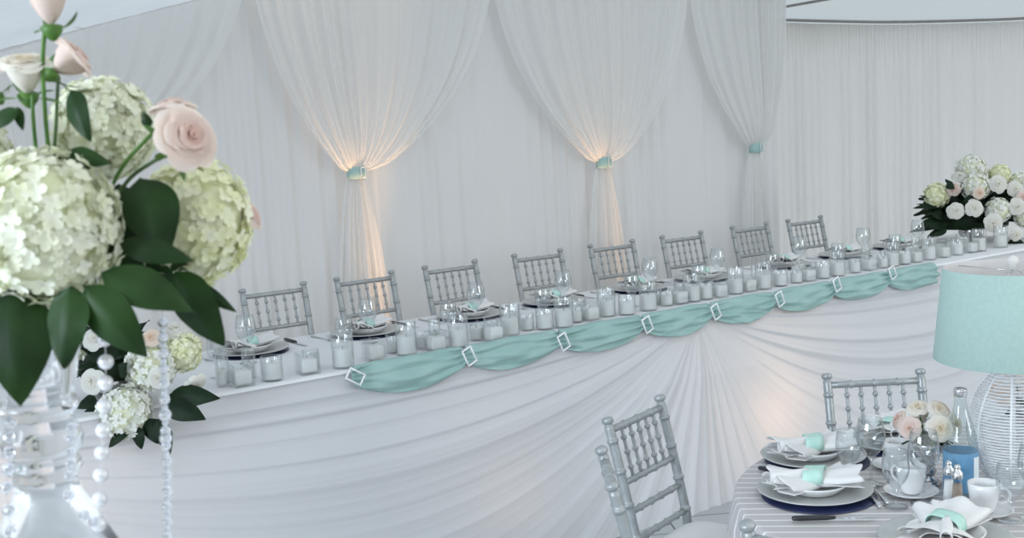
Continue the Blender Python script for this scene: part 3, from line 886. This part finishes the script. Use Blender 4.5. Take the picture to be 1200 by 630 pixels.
def leaf_mesh(a, b_, w, hint, bend=.15, fold=.25, base=Vector((0, 0, 0)), nu=8, nv=12, rag=0):
    """blade from a to b_, folded along its midrib and bowed"""
    a = Vector(a); b_ = Vector(b_); ax = (b_ - a); L_ = ax.length; ax.normalize(); hint = Vector(hint)
    side = ax.cross(hint)
    if side.length < 1e-4: side = ax.cross(Vector((0, 0, 1)))
    side.normalize(); nrm = side.cross(ax).normalized()
    m = MB()
    def f(u, v):
        y = 2 * u - 1
        wd = w / 2 * (math.sin(PI * v ** .80) ** .85) * (1 - .25 * v) * 1.15
        off = bend * L_ * math.sin(PI * v)
        vein = .012 * w * math.cos(v * 55 + abs(y) * 9) * abs(y)
        return a + ax * (v * L_) + side * (y * wd) + nrm * (off - fold * wd * abs(y) ** 1.0 * 1 + vein + .06 * w * math.sin(6 * v + 2) * y) - base
    m.grid(f, nu, nv)
    return m
def add_leaf(parent, base, a, b_, w, hint=None, mat='leaf', bend=.12, fold=.3):
    if hint is None: hint = Vector((0, -1, .5)) + Vector((random.uniform(-.4, .4), 0, random.uniform(-.3, .3)))
    return leaf_mesh(a, b_, w, hint, bend, fold, base).build('leaf', M[mat], parent)

# ---- foreground arrangement on the crystal candelabrum
Y0 = 1.30
base = at_y(55, 380, Y0)
fl = thing('flower_arrangement', 'large close arrangement of cream hydrangeas and blush roses with dark leaves', 'flowers', base)
def P(x, y, dy=0): return at_y(x, y, Y0 + dy)
add_hydrangea(fl, base, P(52, 268, -.02), .078, 'hyd', 520, .0105, 1.08, 1)
add_hydrangea(fl, base, P(226, 262, .10), .066, 'hydg', 420, .0100, 1.15, 2)
add_hydrangea(fl, base, P(122, 150, .17), .060, 'hyd', 400, .0100, 1.0, 3)
add_hydrangea(fl, base, P(-60, 200, .05), .070, 'hyd', 400, .0105, 1.0, 4)
add_rose(fl, base, P(57, 6, .0), .042, (0, -.12, 1), 'blush', .25, 'tall blush rosebud on an upright stem', seed=11)
add_rose(fl, base, P(30, 88, .02), .042, (.12, -.38, 1), 'cream', .35, seed=12)
add_rose(fl, base, P(80, 72, .09), .038, (.5, .2, .4), 'blush', .6, seed=13)
add_rose(fl, base, P(216, 164, -.02), .042, (.72, -.68, .30), 'blush', .85, 'open blush rose facing the camera', seed=14)
add_rose(fl, base, P(203, 134, .05), .034, (-.1, .1, 1), 'blush', .7, seed=15)
add_rose(fl, base, P(289, 256, .12), .028, (1, -.1, 0.3), 'blush', .4, 'pale rosebud peeping out behind the hydrangea', seed=16)
add_rose(fl, base, P(-15, 100, .04), .030, (-.3, -.5, .7), 'blush', .6, seed=17)
def stem(parent, base, pts, r, mat='stem'):
    m = MB(); n = 14
    pts = [Vector(p) for p in pts]
    Q = [interp(pts, i / n) - base for i in range(n + 1)]; m.tube(Q, r, 8); return m.build('stem', M[mat], parent)
stem(fl, base, [P(53, 30), P(50, 70, .01), P(52, 120, .02), P(58, 200, .04), P(60, 300, .04)], .0026)
stem(fl, base, [P(38, 110, .02), P(39, 140, .02), P(45, 200, .04), P(60, 310, .05)], .0024)
stem(fl, base, [P(205, 180, .01), P(178, 190, .02), P(140, 225, .03), P(100, 320, .05)], .0024, 'stemd')
stem(fl, base, [P(196, 142, .06), P(170, 165, .04), P(135, 210, .04), P(90, 320, .05)], .0024)
stem(fl, base, [P(68, 92, .07), P(66, 140, .05), P(62, 200, .05)], .0022, 'stemd')
stem(fl, base, [P(62, 95, .03), P(74, 99, .03), P(86, 112, .03), P(90, 122, .02)], .0009, 'stemd')
stem(fl, base, [P(275, 262, .12), P(220, 270, .12), P(120, 320, .06)], .0016)
lv = [((165, 208), (196, 300), .062, 0, -.02), ((118, 318), (228, 366), .046, -.06, -.05), ((100, 335), (172, 418), .050, -.07, -.07), ((84, 335), (76, 432), .050, -.07, -.08),
      ((18, 335), (24, 476), .074, -.06, -.09), ((205, 318), (263, 405), .052, .02, .02), ((222, 330), (278, 366), .018, .05, .05), ((140, 285), (228, 306), .030, -.02, -.02),
      ((84, 105), (106, 166), .030, .02, .0), ((68, 184), (132, 192), .028, 0, -.01), ((22, 128), (-25, 160), .022, -.01, 0), ((20, 125), (27, 153), .012, 0, 0),
      ((150, 230), (205, 245), .036, .03, .03), ((140, 215), (152, 290), .045, .06, .04), ((-10, 330), (-60, 440), .07, -.02, -.03), ((120, 290), (175, 345), .05, .03, .02),
      ((60, 330), (50, 395), .04, -.02, -.02), ((10, 330), (5, 400), .05, 0, 0), ((170, 300), (236, 335), .04, .05, .06), ((175, 150), (168, 130), .012, 0, 0)]
for a, b_, w, d1, d2 in lv: add_leaf(fl, base, P(*a, d1), P(*b_, d2), w)
# small dark gaps are filled by foliage inside the bunch
for k in range(22):
    a = random.uniform(0, 6.28); c = P(95, 290, .07); dr = Vector((math.cos(a), .5 * math.sin(a), random.uniform(-.55, .3)))
    add_leaf(fl, base, c, c + dr * random.uniform(.06, .10), .04, mat='leaf')
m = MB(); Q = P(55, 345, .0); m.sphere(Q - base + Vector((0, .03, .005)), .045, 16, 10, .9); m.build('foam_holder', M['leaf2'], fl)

# crystal candelabrum
def zc(y): return at_y(50, y, Y0).z
cbx = at_y(48, 500, Y0).x
px = Y0 / F
prof = [(352, 6), (362, 12), (372, 14), (378, 10), (386, 17), (420, 24), (462, 33), (466, 42), (474, 46), (480, 44), (488, 37), (500, 42), (515, 47), (527, 44), (533, 36), (540, 41), (548, 43), (555, 38),
        (563, 36), (572, 37), (578, 40), (598, 52), (620, 62), (645, 76), (672, 86), (720, 98), (735, 94), (760, 60), (790, 40), (900, 26), (1040, 24), (1060, 40), (1075, 42), (1090, 30), (1200, 28)]
zn = CT
pr = [(r * px, zc(y)) for y, r in prof if zc(y) > zn + .08]
pr = [(0, pr[0][1] + .002)] + pr + [(.03, zn + .05), (.045, zn + .04), (.085, zn + .012), (.088, zn + .002), (0, zn + .001)]
can = thing('crystal_candelabrum', 'tall turned crystal candlestick carrying the large close flower arrangement', 'candelabrum', (cbx, Y0, 0))
m = MB(); m.lathe(pr[::-1], 48); m.build('column', M['crystal'], can)
for sg in (-1, 1):
    m = MB(); pts = [Vector((sg * .034, -.01, zc(476))), Vector((sg * .042, -.015, zc(450))), Vector((sg * .050, -.02, zc(415))), Vector((sg * .058, -.02, zc(385))), Vector((sg * .055, -.02, zc(352)))]
    Q = [interp(pts, i / 20) for i in range(21)]
    m.tube(Q, [.0065 + .0025 * math.sin(PI * i / 20) for i in range(21)], 12); m.build('arm', M['crystal'], can)
m = MB(); m.lathe([(0, zc(352)), (.05, zc(350)), (.055, zc(347)), (.05, zc(344)), (0, zc(343))], 32); m.build('dish', M['crystal'], can)

# near table that carries it (below the frame)
NT = Vector((-.62, 1.22, 0))
t = thing('round_table', 'near round table under the crystal candlestick, below the picture edge', 'table', NT)
m = MB(); m.lathe([(0, .722), (.59, .722), (.6, .73), (.6, .748), (.59, .752), (0, .752)], 48); m.build('tabletop', M['wood'], t)
m = MB(); m.tube([(0, 0, .03), (0, 0, .722)], .04, 12); m.lathe([(0, 0), (.28, 0), (.28, .02), (.05, .035), (0, .035)], 32); m.build('pedestal', M['rail'], t)
m = MB()
def ncl(u, v):
    a = 2 * PI * u
    if v < .4: return Vector((.605 * v / .4 * math.cos(a), .605 * v / .4 * math.sin(a), .757))
    k = (v - .4) / .6; r = .61 + .05 * k + .02 * min(1, k * 3) * math.sin(17 * a)
    return Vector((r * math.cos(a), r * math.sin(a), .757 - .72 * k))
m.grid(ncl, 160, 40, closeu=True); o = m.build('tablecloth', M['cloth']); o.location = NT; tag(o, 'white cloth on the near round table below the picture edge', 'tablecloth')

# bead strands
def strand(pts, beads, label, mat='bead'):
    b0 = Vector(pts[0]); m = MB(); n = 40
    m.tube([interp(pts, i / n) - b0 for i in range(n + 1)], .0005, 5)
    for y, r, wh in beads:
        lo = None
        for i in range(401):
            q = interp(pts, i / 400)
            d_ = abs(q.z - y)
            if lo is None or d_ < lo[0]: lo = (d_, q)
        m.sphere(lo[1] - b0, r, 14, 10)
    o = m.build('bead_strand', M[mat], None, loc=b0); tag(o, label, 'bead strand', 'bead strands hanging from the flowers')
def Zs(x, ys, Yd): return [at_y(x, y, Yd).z for y in ys]
ys = list(range(378, 640, 9))
Yd = Y0 - .04
strand([at_y(190, 352, Yd), at_y(192, 440, Yd), at_y(195, 540, Yd), at_y(196, 645, Yd)],
       [(at_y(194, y, Yd).z, (.0070 if 470 < y < 515 and k % 3 == 0 else (.0058 if k % 2 == 0 else .0036)), 0) for k, y in enumerate(ys)], 'clear crystal bead strand hanging in front of the hydrangeas, rightmost of the strands')
strand([at_y(121, 375, Yd), at_y(124, 425, Yd), at_y(121, 500, Yd), at_y(117, 580, Yd), at_y(115, 645, Yd)],
       [(at_y(119, y, Yd).z, .0086, 0) for y in (397, 424, 449, 476, 504, 530, 556, 584, 614, 640)], 'pearl bead strand hanging between the candlestick and the crystal strand', 'pearl')
strand([at_y(10, 440, Yd), at_y(12, 520, Yd), at_y(8, 580, Yd), at_y(20, 650, Yd)],
       [(at_y(12, y, Yd).z, .0072, 0) for y in (495, 512, 530, 549, 571, 597, 622)], 'crystal bead strand at the left edge, against the candlestick')
strand([at_y(84, 490, Y0 - .075), at_y(83, 540, Y0 - .075), at_y(82, 590, Y0 - .08), at_y(110, 612, Y0 - .08), at_y(120, 645, Y0 - .08)],
       [(at_y(84, y, Y0 - .075).z, .0060, 0) for y in (502, 515, 531, 543, 557, 579, 603, 611)], 'short crystal bead strand lying against the right of the candlestick')

# ---- arrangement on the left end of the head table
def arrangement(name, label, anchor, flowers, Yc, leaves, nrand, spread, scale=1.0):
    b0 = Vector(anchor)
    t = thing('flower_arrangement', label, 'flowers', b0)
    m = MB(); m.lathe([(0, .002), (.055, .002), (.07, .01), (.085, .06), (.08, .09), (.075, .10), (0, .10)], 24); m.build('bowl', M['mercury'], t)
    for k, (kind, x, y, r, dy, dv) in enumerate(flowers):
        p_ = at_y(x, y, Yc + dy)
        if kind == 'h': add_hydrangea(t, b0, p_, r, 'hydw', 190, r * .17, 1.0, 40 + k)
        elif kind == 'g': add_hydrangea(t, b0, p_, r, 'hydg', 190, r * .17, 1.0, 40 + k)
        else: add_rose(t, b0, p_, r * 1.12, dv, kind, .75, seed=60 + k, cal=False)
    for a, b_, w, d1, d2 in leaves: add_leaf(t, b0, at_y(*a, Yc + d1), at_y(*b_, Yc + d2), w, mat='leaf2')
    c0 = b0 + Vector((0, 0, spread[2] * .45 + .05))
    for k in range(nrand):
        a = random.uniform(0, 2 * PI); e = random.uniform(-.35, .75)
        dr = Vector((math.cos(a) * math.cos(e) * spread[0], math.sin(a) * math.cos(e) * spread[1], math.sin(e) * spread[2]))
        p0_ = c0 + dr * random.uniform(.30, .45); p1_ = c0 + dr * random.uniform(.75, .95)
        p0_.z = max(p0_.z, b0.z + .05); p1_.z = max(p1_.z, b0.z + .03)
        add_leaf(t, b0, p0_, p1_, random.uniform(.05, .08) * scale, hint=dr + Vector((0, -.2, .6)), mat='leaf2', fold=.2)
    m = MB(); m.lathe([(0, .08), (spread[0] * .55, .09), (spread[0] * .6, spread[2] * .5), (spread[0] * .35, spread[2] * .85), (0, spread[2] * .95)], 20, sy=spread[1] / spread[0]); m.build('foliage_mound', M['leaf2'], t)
    return t
LA = sp(1.16, 4.25, TZ + .001); Yl = LA.y
arrangement('flower_arrangement', 'white hydrangeas and roses at the left end of the head table', LA,
            [('h', 147, 482, .092, -.16, None), ('h', 176, 430, .085, -.10, None), ('g', 212, 412, .072, -.02, None), ('h', 125, 425, .075, .02, None), ('white_rose', 109, 447, .046, -.20, (-.1, -1, .2)),
             ('white_rose', 229, 447, .040, -.13, (.4, -.6, -.5)), ('peach', 177, 396, .034, -.12, (.1, -1, .5)), ('white_rose', 112, 398, .045, -.10, (0, -.8, .5)), ('white_rose', 205, 388, .045, -.02, (.2, -.5, .8)),
             ('white_rose', 186, 442, .04, -.18, (.1, -1, 0)), ('h', 90, 410, .07, .1, None), ('white_rose', 5, 492, .03, .0, (-.5, -1, 0))],
            Yl,
            [((198, 462), (259, 467), .075, -.15, -.18), ((190, 470), (242, 492), .085, -.18, -.2), ((150, 500), (128, 524), .05, -.2, -.22), ((160, 500), (166, 526), .05, -.2, -.2), ((185, 490), (200, 532), .06, -.2, -.2),
             ((120, 480), (93, 500), .08, -.15, -.2), ((110, 490), (95, 530), .05, -.15, -.2), ((140, 440), (150, 425), .05, -.15, -.2), ((115, 470), (90, 480), .08, -.1, -.1), ((175, 490), (185, 520), .07, -.18, -.2)],
            26, (.20, .17, .24))
# ---- arrangement on the right end
RA = sp(7.03, 4.60, TZ + .001); Yr = RA.y
fk = Yr / F
arrangement('flower_arrangement', 'mounded white hydrangeas and roses on black-green leaves, right end of head table', RA,
            [('h', 1138, 199, 17 * fk, -.02, None), ('g', 1098, 229, 14 * fk, -.08, None), ('h', 1143, 219, 15 * fk, -.18, None), ('g', 1172, 205, 12 * fk, -.04, None), ('h', 1195, 218, 16 * fk, -.02, None),
             ('h', 1170, 246, 14 * fk, -.26, None), ('white_rose', 1120, 247, 10 * fk, -.30, (-.2, -1, .15)), ('white_rose', 1141, 244, 10.5 * fk, -.32, (0, -1, .2)), ('white_rose', 1169, 216, 10.5 * fk, -.24, (0, -1, .3)),
             ('white_rose', 1163, 261, 11 * fk, -.36, (0, -1, 0)), ('white_rose', 1191, 242, 10 * fk, -.32, (0, -1, .1)), ('white_rose', 1190, 274, 8.5 * fk, -.34, (.1, -1, -.2)), ('white_rose', 1124, 208, 9 * fk, -.10, (-.3, -.6, .8)),
             ('blush', 1118, 222, 8 * fk, -.16, (-.4, -.8, .3)), ('peach', 1147, 226, 7 * fk, -.32, (0, -1, 0)), ('white_rose', 1189, 222, 10 * fk, -.22, (0, -1, .3)), ('blush', 1198, 231, 7 * fk, -.28, (.1, -1, .2)),
             ('h', 1202, 254, 12 * fk, -.22, None), ('h', 1235, 230, 16 * fk, -.1, None), ('white_rose', 1222, 262, 11 * fk, -.22, (.4, -1, 0))],
            Yr,
            [((1105, 241), (1070, 244), .05, -.1, -.1), ((1105, 240), (1077, 229), .03, -.08, -.08), ((1105, 245), (1074, 239), .03, -.1, -.1), ((1105, 262), (1066, 272), .06, -.1, -.12), ((1110, 262), (1078, 263), .10, -.12, -.14), ((1110, 268), (1086, 278), .06, -.15, -.15),
             ((1118, 216), (1108, 220), .06, -.2, -.2), ((1150, 232), (1128, 236), .08, -.24, -.26), ((1180, 285), (1205, 292), .10, -.3, -.34), ((1105, 250), (1093, 252), .08, -.14, -.14)],
            90, (.44, .30, .36), 1.4)

# ------------------------------------------------------------ round table settings
def rt(x, y, z=CT): return at_z(x, y, z)
sets = [(at_z(948, 548, CT) * 0 + Vector((.945, 3.635, 0)), 'far left setting of the round table', .15),
        (Vector((.857, 3.29, 0)), 'left setting of the round table', -.1),
        (Vector((1.075, 2.845, 0)), 'front setting of the round table', .9),
        (Vector((1.25, 3.775, 0)), 'setting behind the rose vase on the round table', 1.0)]
for (c, wh, nr) in sets:
    z = CT; rad = (c - RT).normalized(); th = math.atan2(rad.y, rad.x) - PI / 2     # +Y away from the table middle
    tn = Vector((-rad.y, rad.x, 0))
    off = Vector((.006, -.020, 0))  # shifts the painted shade so a dark crescent shows below the charger
    shade_disc.put(Vector((c.x, c.y, z)) + off, 0, f'round navy placemat in the {wh}', 'round table charger shade discs')
    charger.put(Vector((c.x, c.y, z + .004)), 0, f'silver charger plate in the {wh}', 'round table chargers')
    plate.put(Vector((c.x, c.y, z + .0085)), 0, f'white salad plate in the {wh}', 'round table plates', )
    napkin.put(Vector((c.x, c.y, z + .032)), nr, f'white napkin with mint band, {wh}', 'round table napkins', scale=(1.15, 1.15, 1.15))
def lay(pr_, x0, y0, x1, y1, label, grp, shift=.115):
    """lay cutlery so that it runs from its handle end to its tip"""
    a = rt(x0, y0); b_ = rt(x1, y1); d_ = (b_ - a).normalized(); ang = math.atan2(d_.y, d_.x) - PI / 2
    p_ = a + d_ * shift; p_.z = CT + .0035; pr_.put(p_, ang, label, grp)
lay(knife, 889, 551, 950, 563, 'black handled knife left of the far left charger', 'round table cutlery')
lay(knife, 928, 611, 1022, 609, 'black handled knife in front of the left charger', 'round table cutlery')
lay(fork, 1032, 596, 1004, 566, 'silver fork right of the left charger', 'round table cutlery', .10)
lay(fork, 1041, 592, 1014, 563, 'silver fork beside the goblet, outermost right of the left charger', 'round table cutlery', .10)
lay(knife, 1055, 507, 1063, 500, 'black handled knife behind the tall wine glass', 'round table cutlery', .02)

def glass_at(pr_, x, ybase, h, h0, label, grp='glasses on the round table'):
    p_ = rt(x, ybase); k = h / h0; pr_.put(Vector((p_.x, p_.y, CT)), 0, label, grp, scale=(k ** .8, k ** .8, k))
glass_at(smallglass, 995, 566, .155, .155, 'goblet at the right rim of the far left charger')
glass_at(bigglass, 1021, 568, .205, .205, 'tall wine glass right of the far left setting')
glass_at(smallglass, 1050, 594, .155, .155, 'goblet in front of the white coffee cups')
glass_at(bigglass, 1083, 590, .212, .205, 'tall wine glass in front of the rose vase')
glass_at(smallglass, 1184, 610, .150, .155, 'goblet right of the white mug, by the right edge')
glass_at(bigglass, 1212, 606, .205, .205, 'tall wine glass cut by the right edge')

def make_cup():
    t = thing('coffee_cup', '', 'cup')
    m = MB(); m.lathe([(0, .003), (.022, .0), (.025, .002), (.028, .008), (.037, .035), (.041, .065), (.0425, .082), (.0405, .083), (.039, .065), (.035, .036), (.026, .010), (0, .006)], 36); m.build('bowl', M['china'], t)
    m = MB(); pts = [Vector((.038, 0, .068)), Vector((.055, 0, .070)), Vector((.066, 0, .055)), Vector((.060, 0, .035)), Vector((.036, 0, .022))]
    m.tube([interp(pts, i / 16) for i in range(17)], .0042, 8); m.build('handle', M['china'], t)
    return t
def make_saucer():
    m = MB(); m.lathe([(0, .004), (.028, .004), (.045, .007), (.072, .015), (.076, .017), (.077, .0155), (.070, .010), (.04, .001), (0, 0)], 40)
    return tag(m.build('saucer', M['china']), '', 'saucer')
cup, saucer = Proto(make_cup()), Proto(make_saucer())
for x, y, a, wh in ((1153, 601, -.5, 'nearest the lamp, right of the shakers'), (1068, 579, 2.2, 'behind the goblets in the middle of the round table'), (1052, 548, 1.9, 'rearmost, left of the rose vase')):
    p_ = rt(x, y); saucer.put(Vector((p_.x, p_.y, CT)), 0, f'white saucer {wh}', 'saucers'); cup.put(Vector((p_.x, p_.y, CT + .005)), a, f'white coffee cup {wh}', 'coffee cups')

# bottle
p_ = rt(1126, 577); BOT = 1.08
t = thing('water_bottle', 'clear glass bottle with blue label and silver cap beside the lamp', 'bottle', (p_.x, p_.y, CT)); t.scale = (1.1, 1.1, 1.03)
m = MB(); m.lathe([(0, .006), (.034, .002), (.041, .0), (.043, .006), (.0435, .130), (.0425, .145), (.038, .172), (.0300, .202), (.0205, .232), (.0155, .256), (.0148, .275), (.0165, .277), (.0165, .282), (.0145, .285), (.0145, .293)], 32); m.build('body', M['bottle'], t)
m = MB(); m.lathe([(.0438, .012), (.0442, .013), (.0442, .123), (.0438, .124)], 40)
lb = m.build('label', M['blue'], t); lb['label'] = 'blue paper label'
m = MB(); m.grid(lambda u, v: Vector((.0447 * math.cos(-1.15 + .62 * u), .0447 * math.sin(-1.15 + .62 * u), .03 + .082 * v)), 10, 3); m.build('side_panel', M['labelw'], lb)
m = MB(); m.lathe([(.0158, .278), (.0172, .280), (.0172, .296), (.016, .300), (0, .300)], 24); m.build('cap', M['chrome'], t)

# shakers
def shaker(x, y, fill, label):
    p_ = rt(x, y); t = thing(fill + '_shaker', label, 'shaker', (p_.x, p_.y, CT), group='salt and pepper shakers')
    m = MB(); m.lathe([(0, .002), (.019, 0), (.0205, .004), (.0175, .02), (.0145, .075), (.0145, .080)], 8); m.build('glass_body', M['vglass'], t, smooth=False)
    m = MB(); m.lathe([(0, .004), (.0165, .004), (.015, .03), (.0125, .060), (0, .062)], 8); m.build('contents', M[fill], t)
    m = MB(); m.lathe([(.0155, .078), (.016, .082), (.015, .094), (.009, .101), (.008, .105), (.0095, .110), (.006, .116), (0, .118)], 20); m.build('cap', M['chrome'], t)
shaker(1112, 586, 'salt', 'glass salt shaker with silver cap, in front of the bottle')
shaker(1122, 591, 'pepper', 'glass pepper shaker with silver cap, right of the salt')

# rose vases
def rose_vase(p_, label, seed, ros, R):
    t = thing('rose_vase', label, 'flowers', (p_.x, p_.y, CT)); b0 = Vector((p_.x, p_.y, CT))
    m = MB(); m.lathe([(0, .002), (.036, 0), (.040, .006), (.034, .014), (.016, .022), (.020, .032), (.024, .040), (.018, .05), (.022, .060), (.026, .068), (.020, .078), (.034, .092), (.045, .108), (.048, .125), (.046, .128), (.042, .11), (.02, .09), (0, .088)], 24)
    m.build('vase', M['mercury'], t)
    for k, (dx, dy, dz, kind, r) in enumerate(ros):
        pos = b0 + Vector((dx, dy, dz)); dv = Vector((dx, dy - .045, (dz - .15) * 1.1))
        add_rose(t, b0, pos, r * 1.16, dv, kind, .6, seed=seed + k, cal=False)
        stem(t, b0, [b0 + Vector((dx * .8, dy * .8, dz - .02)), b0 + Vector((dx * .3, dy * .3, .11)), b0 + Vector((0, 0, .10))], .0025)
    for k in range(9):
        a = 2 * PI * k / 9; c = b0 + Vector((0, 0, .14)); add_leaf(t, b0, c, c + Vector((math.cos(a) * .075, math.sin(a) * .075, random.uniform(-.03, .03))), .035, hint=(0, 0, 1), mat='leaf')
pv = rt(1088, 566)
rose_vase(pv, 'cream and blush roses in a small silver vase on the round table', 80,
          [(-.062, -.035, .180, 'blush', .036), (.005, -.070, .185, 'cream', .042), (.058, -.035, .185, 'cream', .036), (-.025, .01, .222, 'cream', .036), (.045, .03, .215, 'peach', .036), (0, .06, .19, 'cream', .036), (-.065, .04, .185, 'blush', .034), (.02, -.02, .225, 'cream', .034)], .04)
pv2 = Vector((1.62, 3.62, 0))
rose_vase(pv2, 'peach roses in a vase seen through the white wire lamp', 95,
          [(-.07, -.03, .19, 'peach', .04), (.0, -.07, .195, 'peach', .042), (.065, -.03, .19, 'blush', .038), (-.02, .01, .232, 'cream', .038), (.05, .03, .22, 'peach', .036), (0, .06, .19, 'cream', .036), (-.065, .04, .19, 'peach', .034)], .04)

# ------------------------------------------------------------ table lamp
pl = Vector((1.443, 3.29, CT))
t = thing('table_lamp', 'table lamp with mint drum shade and white wire globe base', 'lamp', pl)
m = MB(); m.lathe([(0, .0), (.062, .0), (.066, .004), (.062, .010), (.0, .012)], 36); m.build('base', M['white_wire'], t)
m = MB(); m.tube([(0, 0, .01), (0, 0, .40)], .0065, 10); m.build('pole', M['white_wire'], t)
cg = t
GH, GR = .330, .127
def gr(k): return .050 + (GR - .050) * math.sin(PI * (k ** .92)) ** .72 if 0 < k < 1 else .050
m = MB()
for i in range(39):
    k = i / 38; z = .008 + GH * k; r = gr(k)
    m.tube([(r * math.cos(2 * PI * j / 40), r * math.sin(2 * PI * j / 40), z) for j in range(41)], .0020, 5, cap=False)
m.build('wire_rings', M['white_wire'], t)
for j in range(8):
    a = 2 * PI * (j + .5) / 8 - .06; m = MB()
    m.tube([((gr(k / 24) - .001) * math.cos(a), (gr(k / 24) - .001) * math.sin(a), .008 + GH * k / 24) for k in range(25)], .0032, 6); m.build('rib', M['white_wire'], t)
m = MB(); m.lathe([(.05, .338), (.052, .341), (.02, .350), (.016, .385), (.018, .43), (.0, .432)], 20); m.build('socket', M['white_wire'], t)
zb, zt, rb_, rt_ = .375, .643, .218, .190
m = MB(); m.lathe([(rb_, zb), (rb_ + .0015, zb + .002), (rt_ + .0015, zt - .002), (rt_, zt)], 96); sh = m.build('lamp_shade', M['shade'], t)
m = MB(); m.lathe([(rt_, zt), (rt_ - .003, zt - .001), (rb_ - .003, zb + .001), (rb_, zb)], 96); m.build('lining', M['shadein'], sh)
m = MB(); m.sphere((0, 0, .49), .032, 16, 12, 1.15); m.lathe([(.013, .43), (.014, .46), (.02, .47)], 16); m.build('bulb', M['bulb'], t)
m = MB(); hp = [Vector((.02, 0, .43)), Vector((.055, 0, .50)), Vector((.045, 0, .60)), Vector((0, 0, .636)), Vector((-.045, 0, .60)), Vector((-.055, 0, .50)), Vector((-.02, 0, .43))]
m.tube([interp(hp, i / 40) for i in range(41)], .0016, 6); m.build('harp', M['chrome'], t)
m = MB()
for k in range(3):
    a = 2 * PI * k / 3; m.tube([(0, 0, .633), ((rt_ - .004) * math.cos(a), (rt_ - .004) * math.sin(a), .633)], .0014, 6)
m.build('spider', M['chrome'], t)
m = MB(); m.lathe([(0, .634), (.008, .636), (.009, .644), (.014, .652), (.016, .662), (.012, .672), (0, .678)], 16); m.build('finial', M['bulb'], t)

# ------------------------------------------------------------ camera
cd = bpy.data.cameras.new('camera'); cam = bpy.data.objects.new('camera', cd); COL.objects.link(cam)
cd.sensor_width = 36; cd.lens = F / 1200 * 36; cd.clip_start = .05
cam.location = (0, 0, CAMH)
fwd = Vector((0, math.cos(PITCH), -math.sin(PITCH)))
q = fwd.to_track_quat('-Z', 'Y').to_matrix().to_4x4()
cam.matrix_world = Matrix.Translation((0, 0, CAMH)) @ q @ Matrix.Rotation(-ROLL, 4, 'Z')
cd.dof.use_dof = True; cd.dof.focus_distance = 4.8; cd.dof.aperture_fstop = 9.0
SC.camera = cam

# ------------------------------------------------------------ light
w = bpy.data.worlds.new('daylight'); SC.world = w; w.use_nodes = True
nt = w.node_tree; nt.nodes.clear()
wo = nt.nodes.new('ShaderNodeOutputWorld'); bg = nt.nodes.new('ShaderNodeBackground')
tc = nt.nodes.new('ShaderNodeTexCoord'); sx = nt.nodes.new('ShaderNodeSeparateXYZ'); crm = nt.nodes.new('ShaderNodeValToRGB')
e = crm.color_ramp.elements
e[0].position = .45; e[0].color = (.30, .31, .30, 1); e[1].position = .9; e[1].color = (.84, .92, .97, 1)
k = e.new(.52); k.color = (.76, .81, .83, 1)
ma = nt.nodes.new('ShaderNodeMath'); ma.operation = 'MULTIPLY_ADD'; ma.inputs[1].default_value = .5; ma.inputs[2].default_value = .5
nt.links.new(tc.outputs['Generated'], sx.inputs[0]); nt.links.new(sx.outputs['Z'], ma.inputs[0]); nt.links.new(ma.outputs[0], crm.inputs[0])
nt.links.new(crm.outputs[0], bg.inputs['Color']); bg.inputs['Strength'].default_value = .80
nt.links.new(bg.outputs[0], wo.inputs['Surface'])

def area(name, loc, target, size, sy, power, col):
    l = bpy.data.lights.new(name, 'AREA'); l.shape = 'RECTANGLE'; l.size = size; l.size_y = sy; l.energy = power; l.color = col
    o = bpy.data.objects.new(name, l); COL.objects.link(o); o.location = loc
    o.rotation_euler = (Vector(target) - Vector(loc)).to_track_quat('-Z', 'Y').to_euler(); return o
area('tent_side_opening', (-4.5, -1.2, 2.3), (1.5, 5, 1), 3, 1.8, 240, (.74, .86, 1.0))
area('tent_end_opening', (6.5, 1.0, 2.2), (2.5, 6, .9), 2.5, 1.6, 60, (.92, .96, 1.0))

def spot(name, loc, target, ang, power, r=.11, blend=.6, col=(1.0, .57, .28)):
    l = bpy.data.lights.new(name, 'SPOT'); l.energy = power; l.spot_size = math.radians(ang); l.spot_blend = blend; l.color = col; l.shadow_soft_size = r
    o = bpy.data.objects.new(name, l); COL.objects.link(o); o.location = loc
    o.rotation_euler = (Vector(target) - Vector(loc)).to_track_quat('-Z', 'Y').to_euler(); return o
spot('wall_uplight', sp(3.52, WP - .32, .25), sp(3.41, WP - .17, 1.9), 28, 120)
spot('wall_uplight', sp(5.50, WP - .32, .25), sp(5.36, WP - .17, 1.9), 24, 85)
def point(name, loc, power, r, col=(1, .58, .30)):
    l = bpy.data.lights.new(name, 'POINT'); l.energy = power; l.shadow_soft_size = r; l.color = col
    o = bpy.data.objects.new(name, l); COL.objects.link(o); o.location = loc
def glow(x, y, power, r=.05):
    w_ = at_p(x, y, HP0 + .16); point('table_underlight', w_, power, r)
glow(868, 478, 2.8, .12)
glow(560, 585, 1.0, .12)
glow(30, 600, 1.5, .12)

SC.view_settings.view_transform = 'Standard'; SC.view_settings.look = 'None'; SC.view_settings.gamma = 1
SC.view_settings.use_curve_mapping = False; SC.view_settings.exposure = 0.62
SC.cycles.transparent_max_bounces = 40
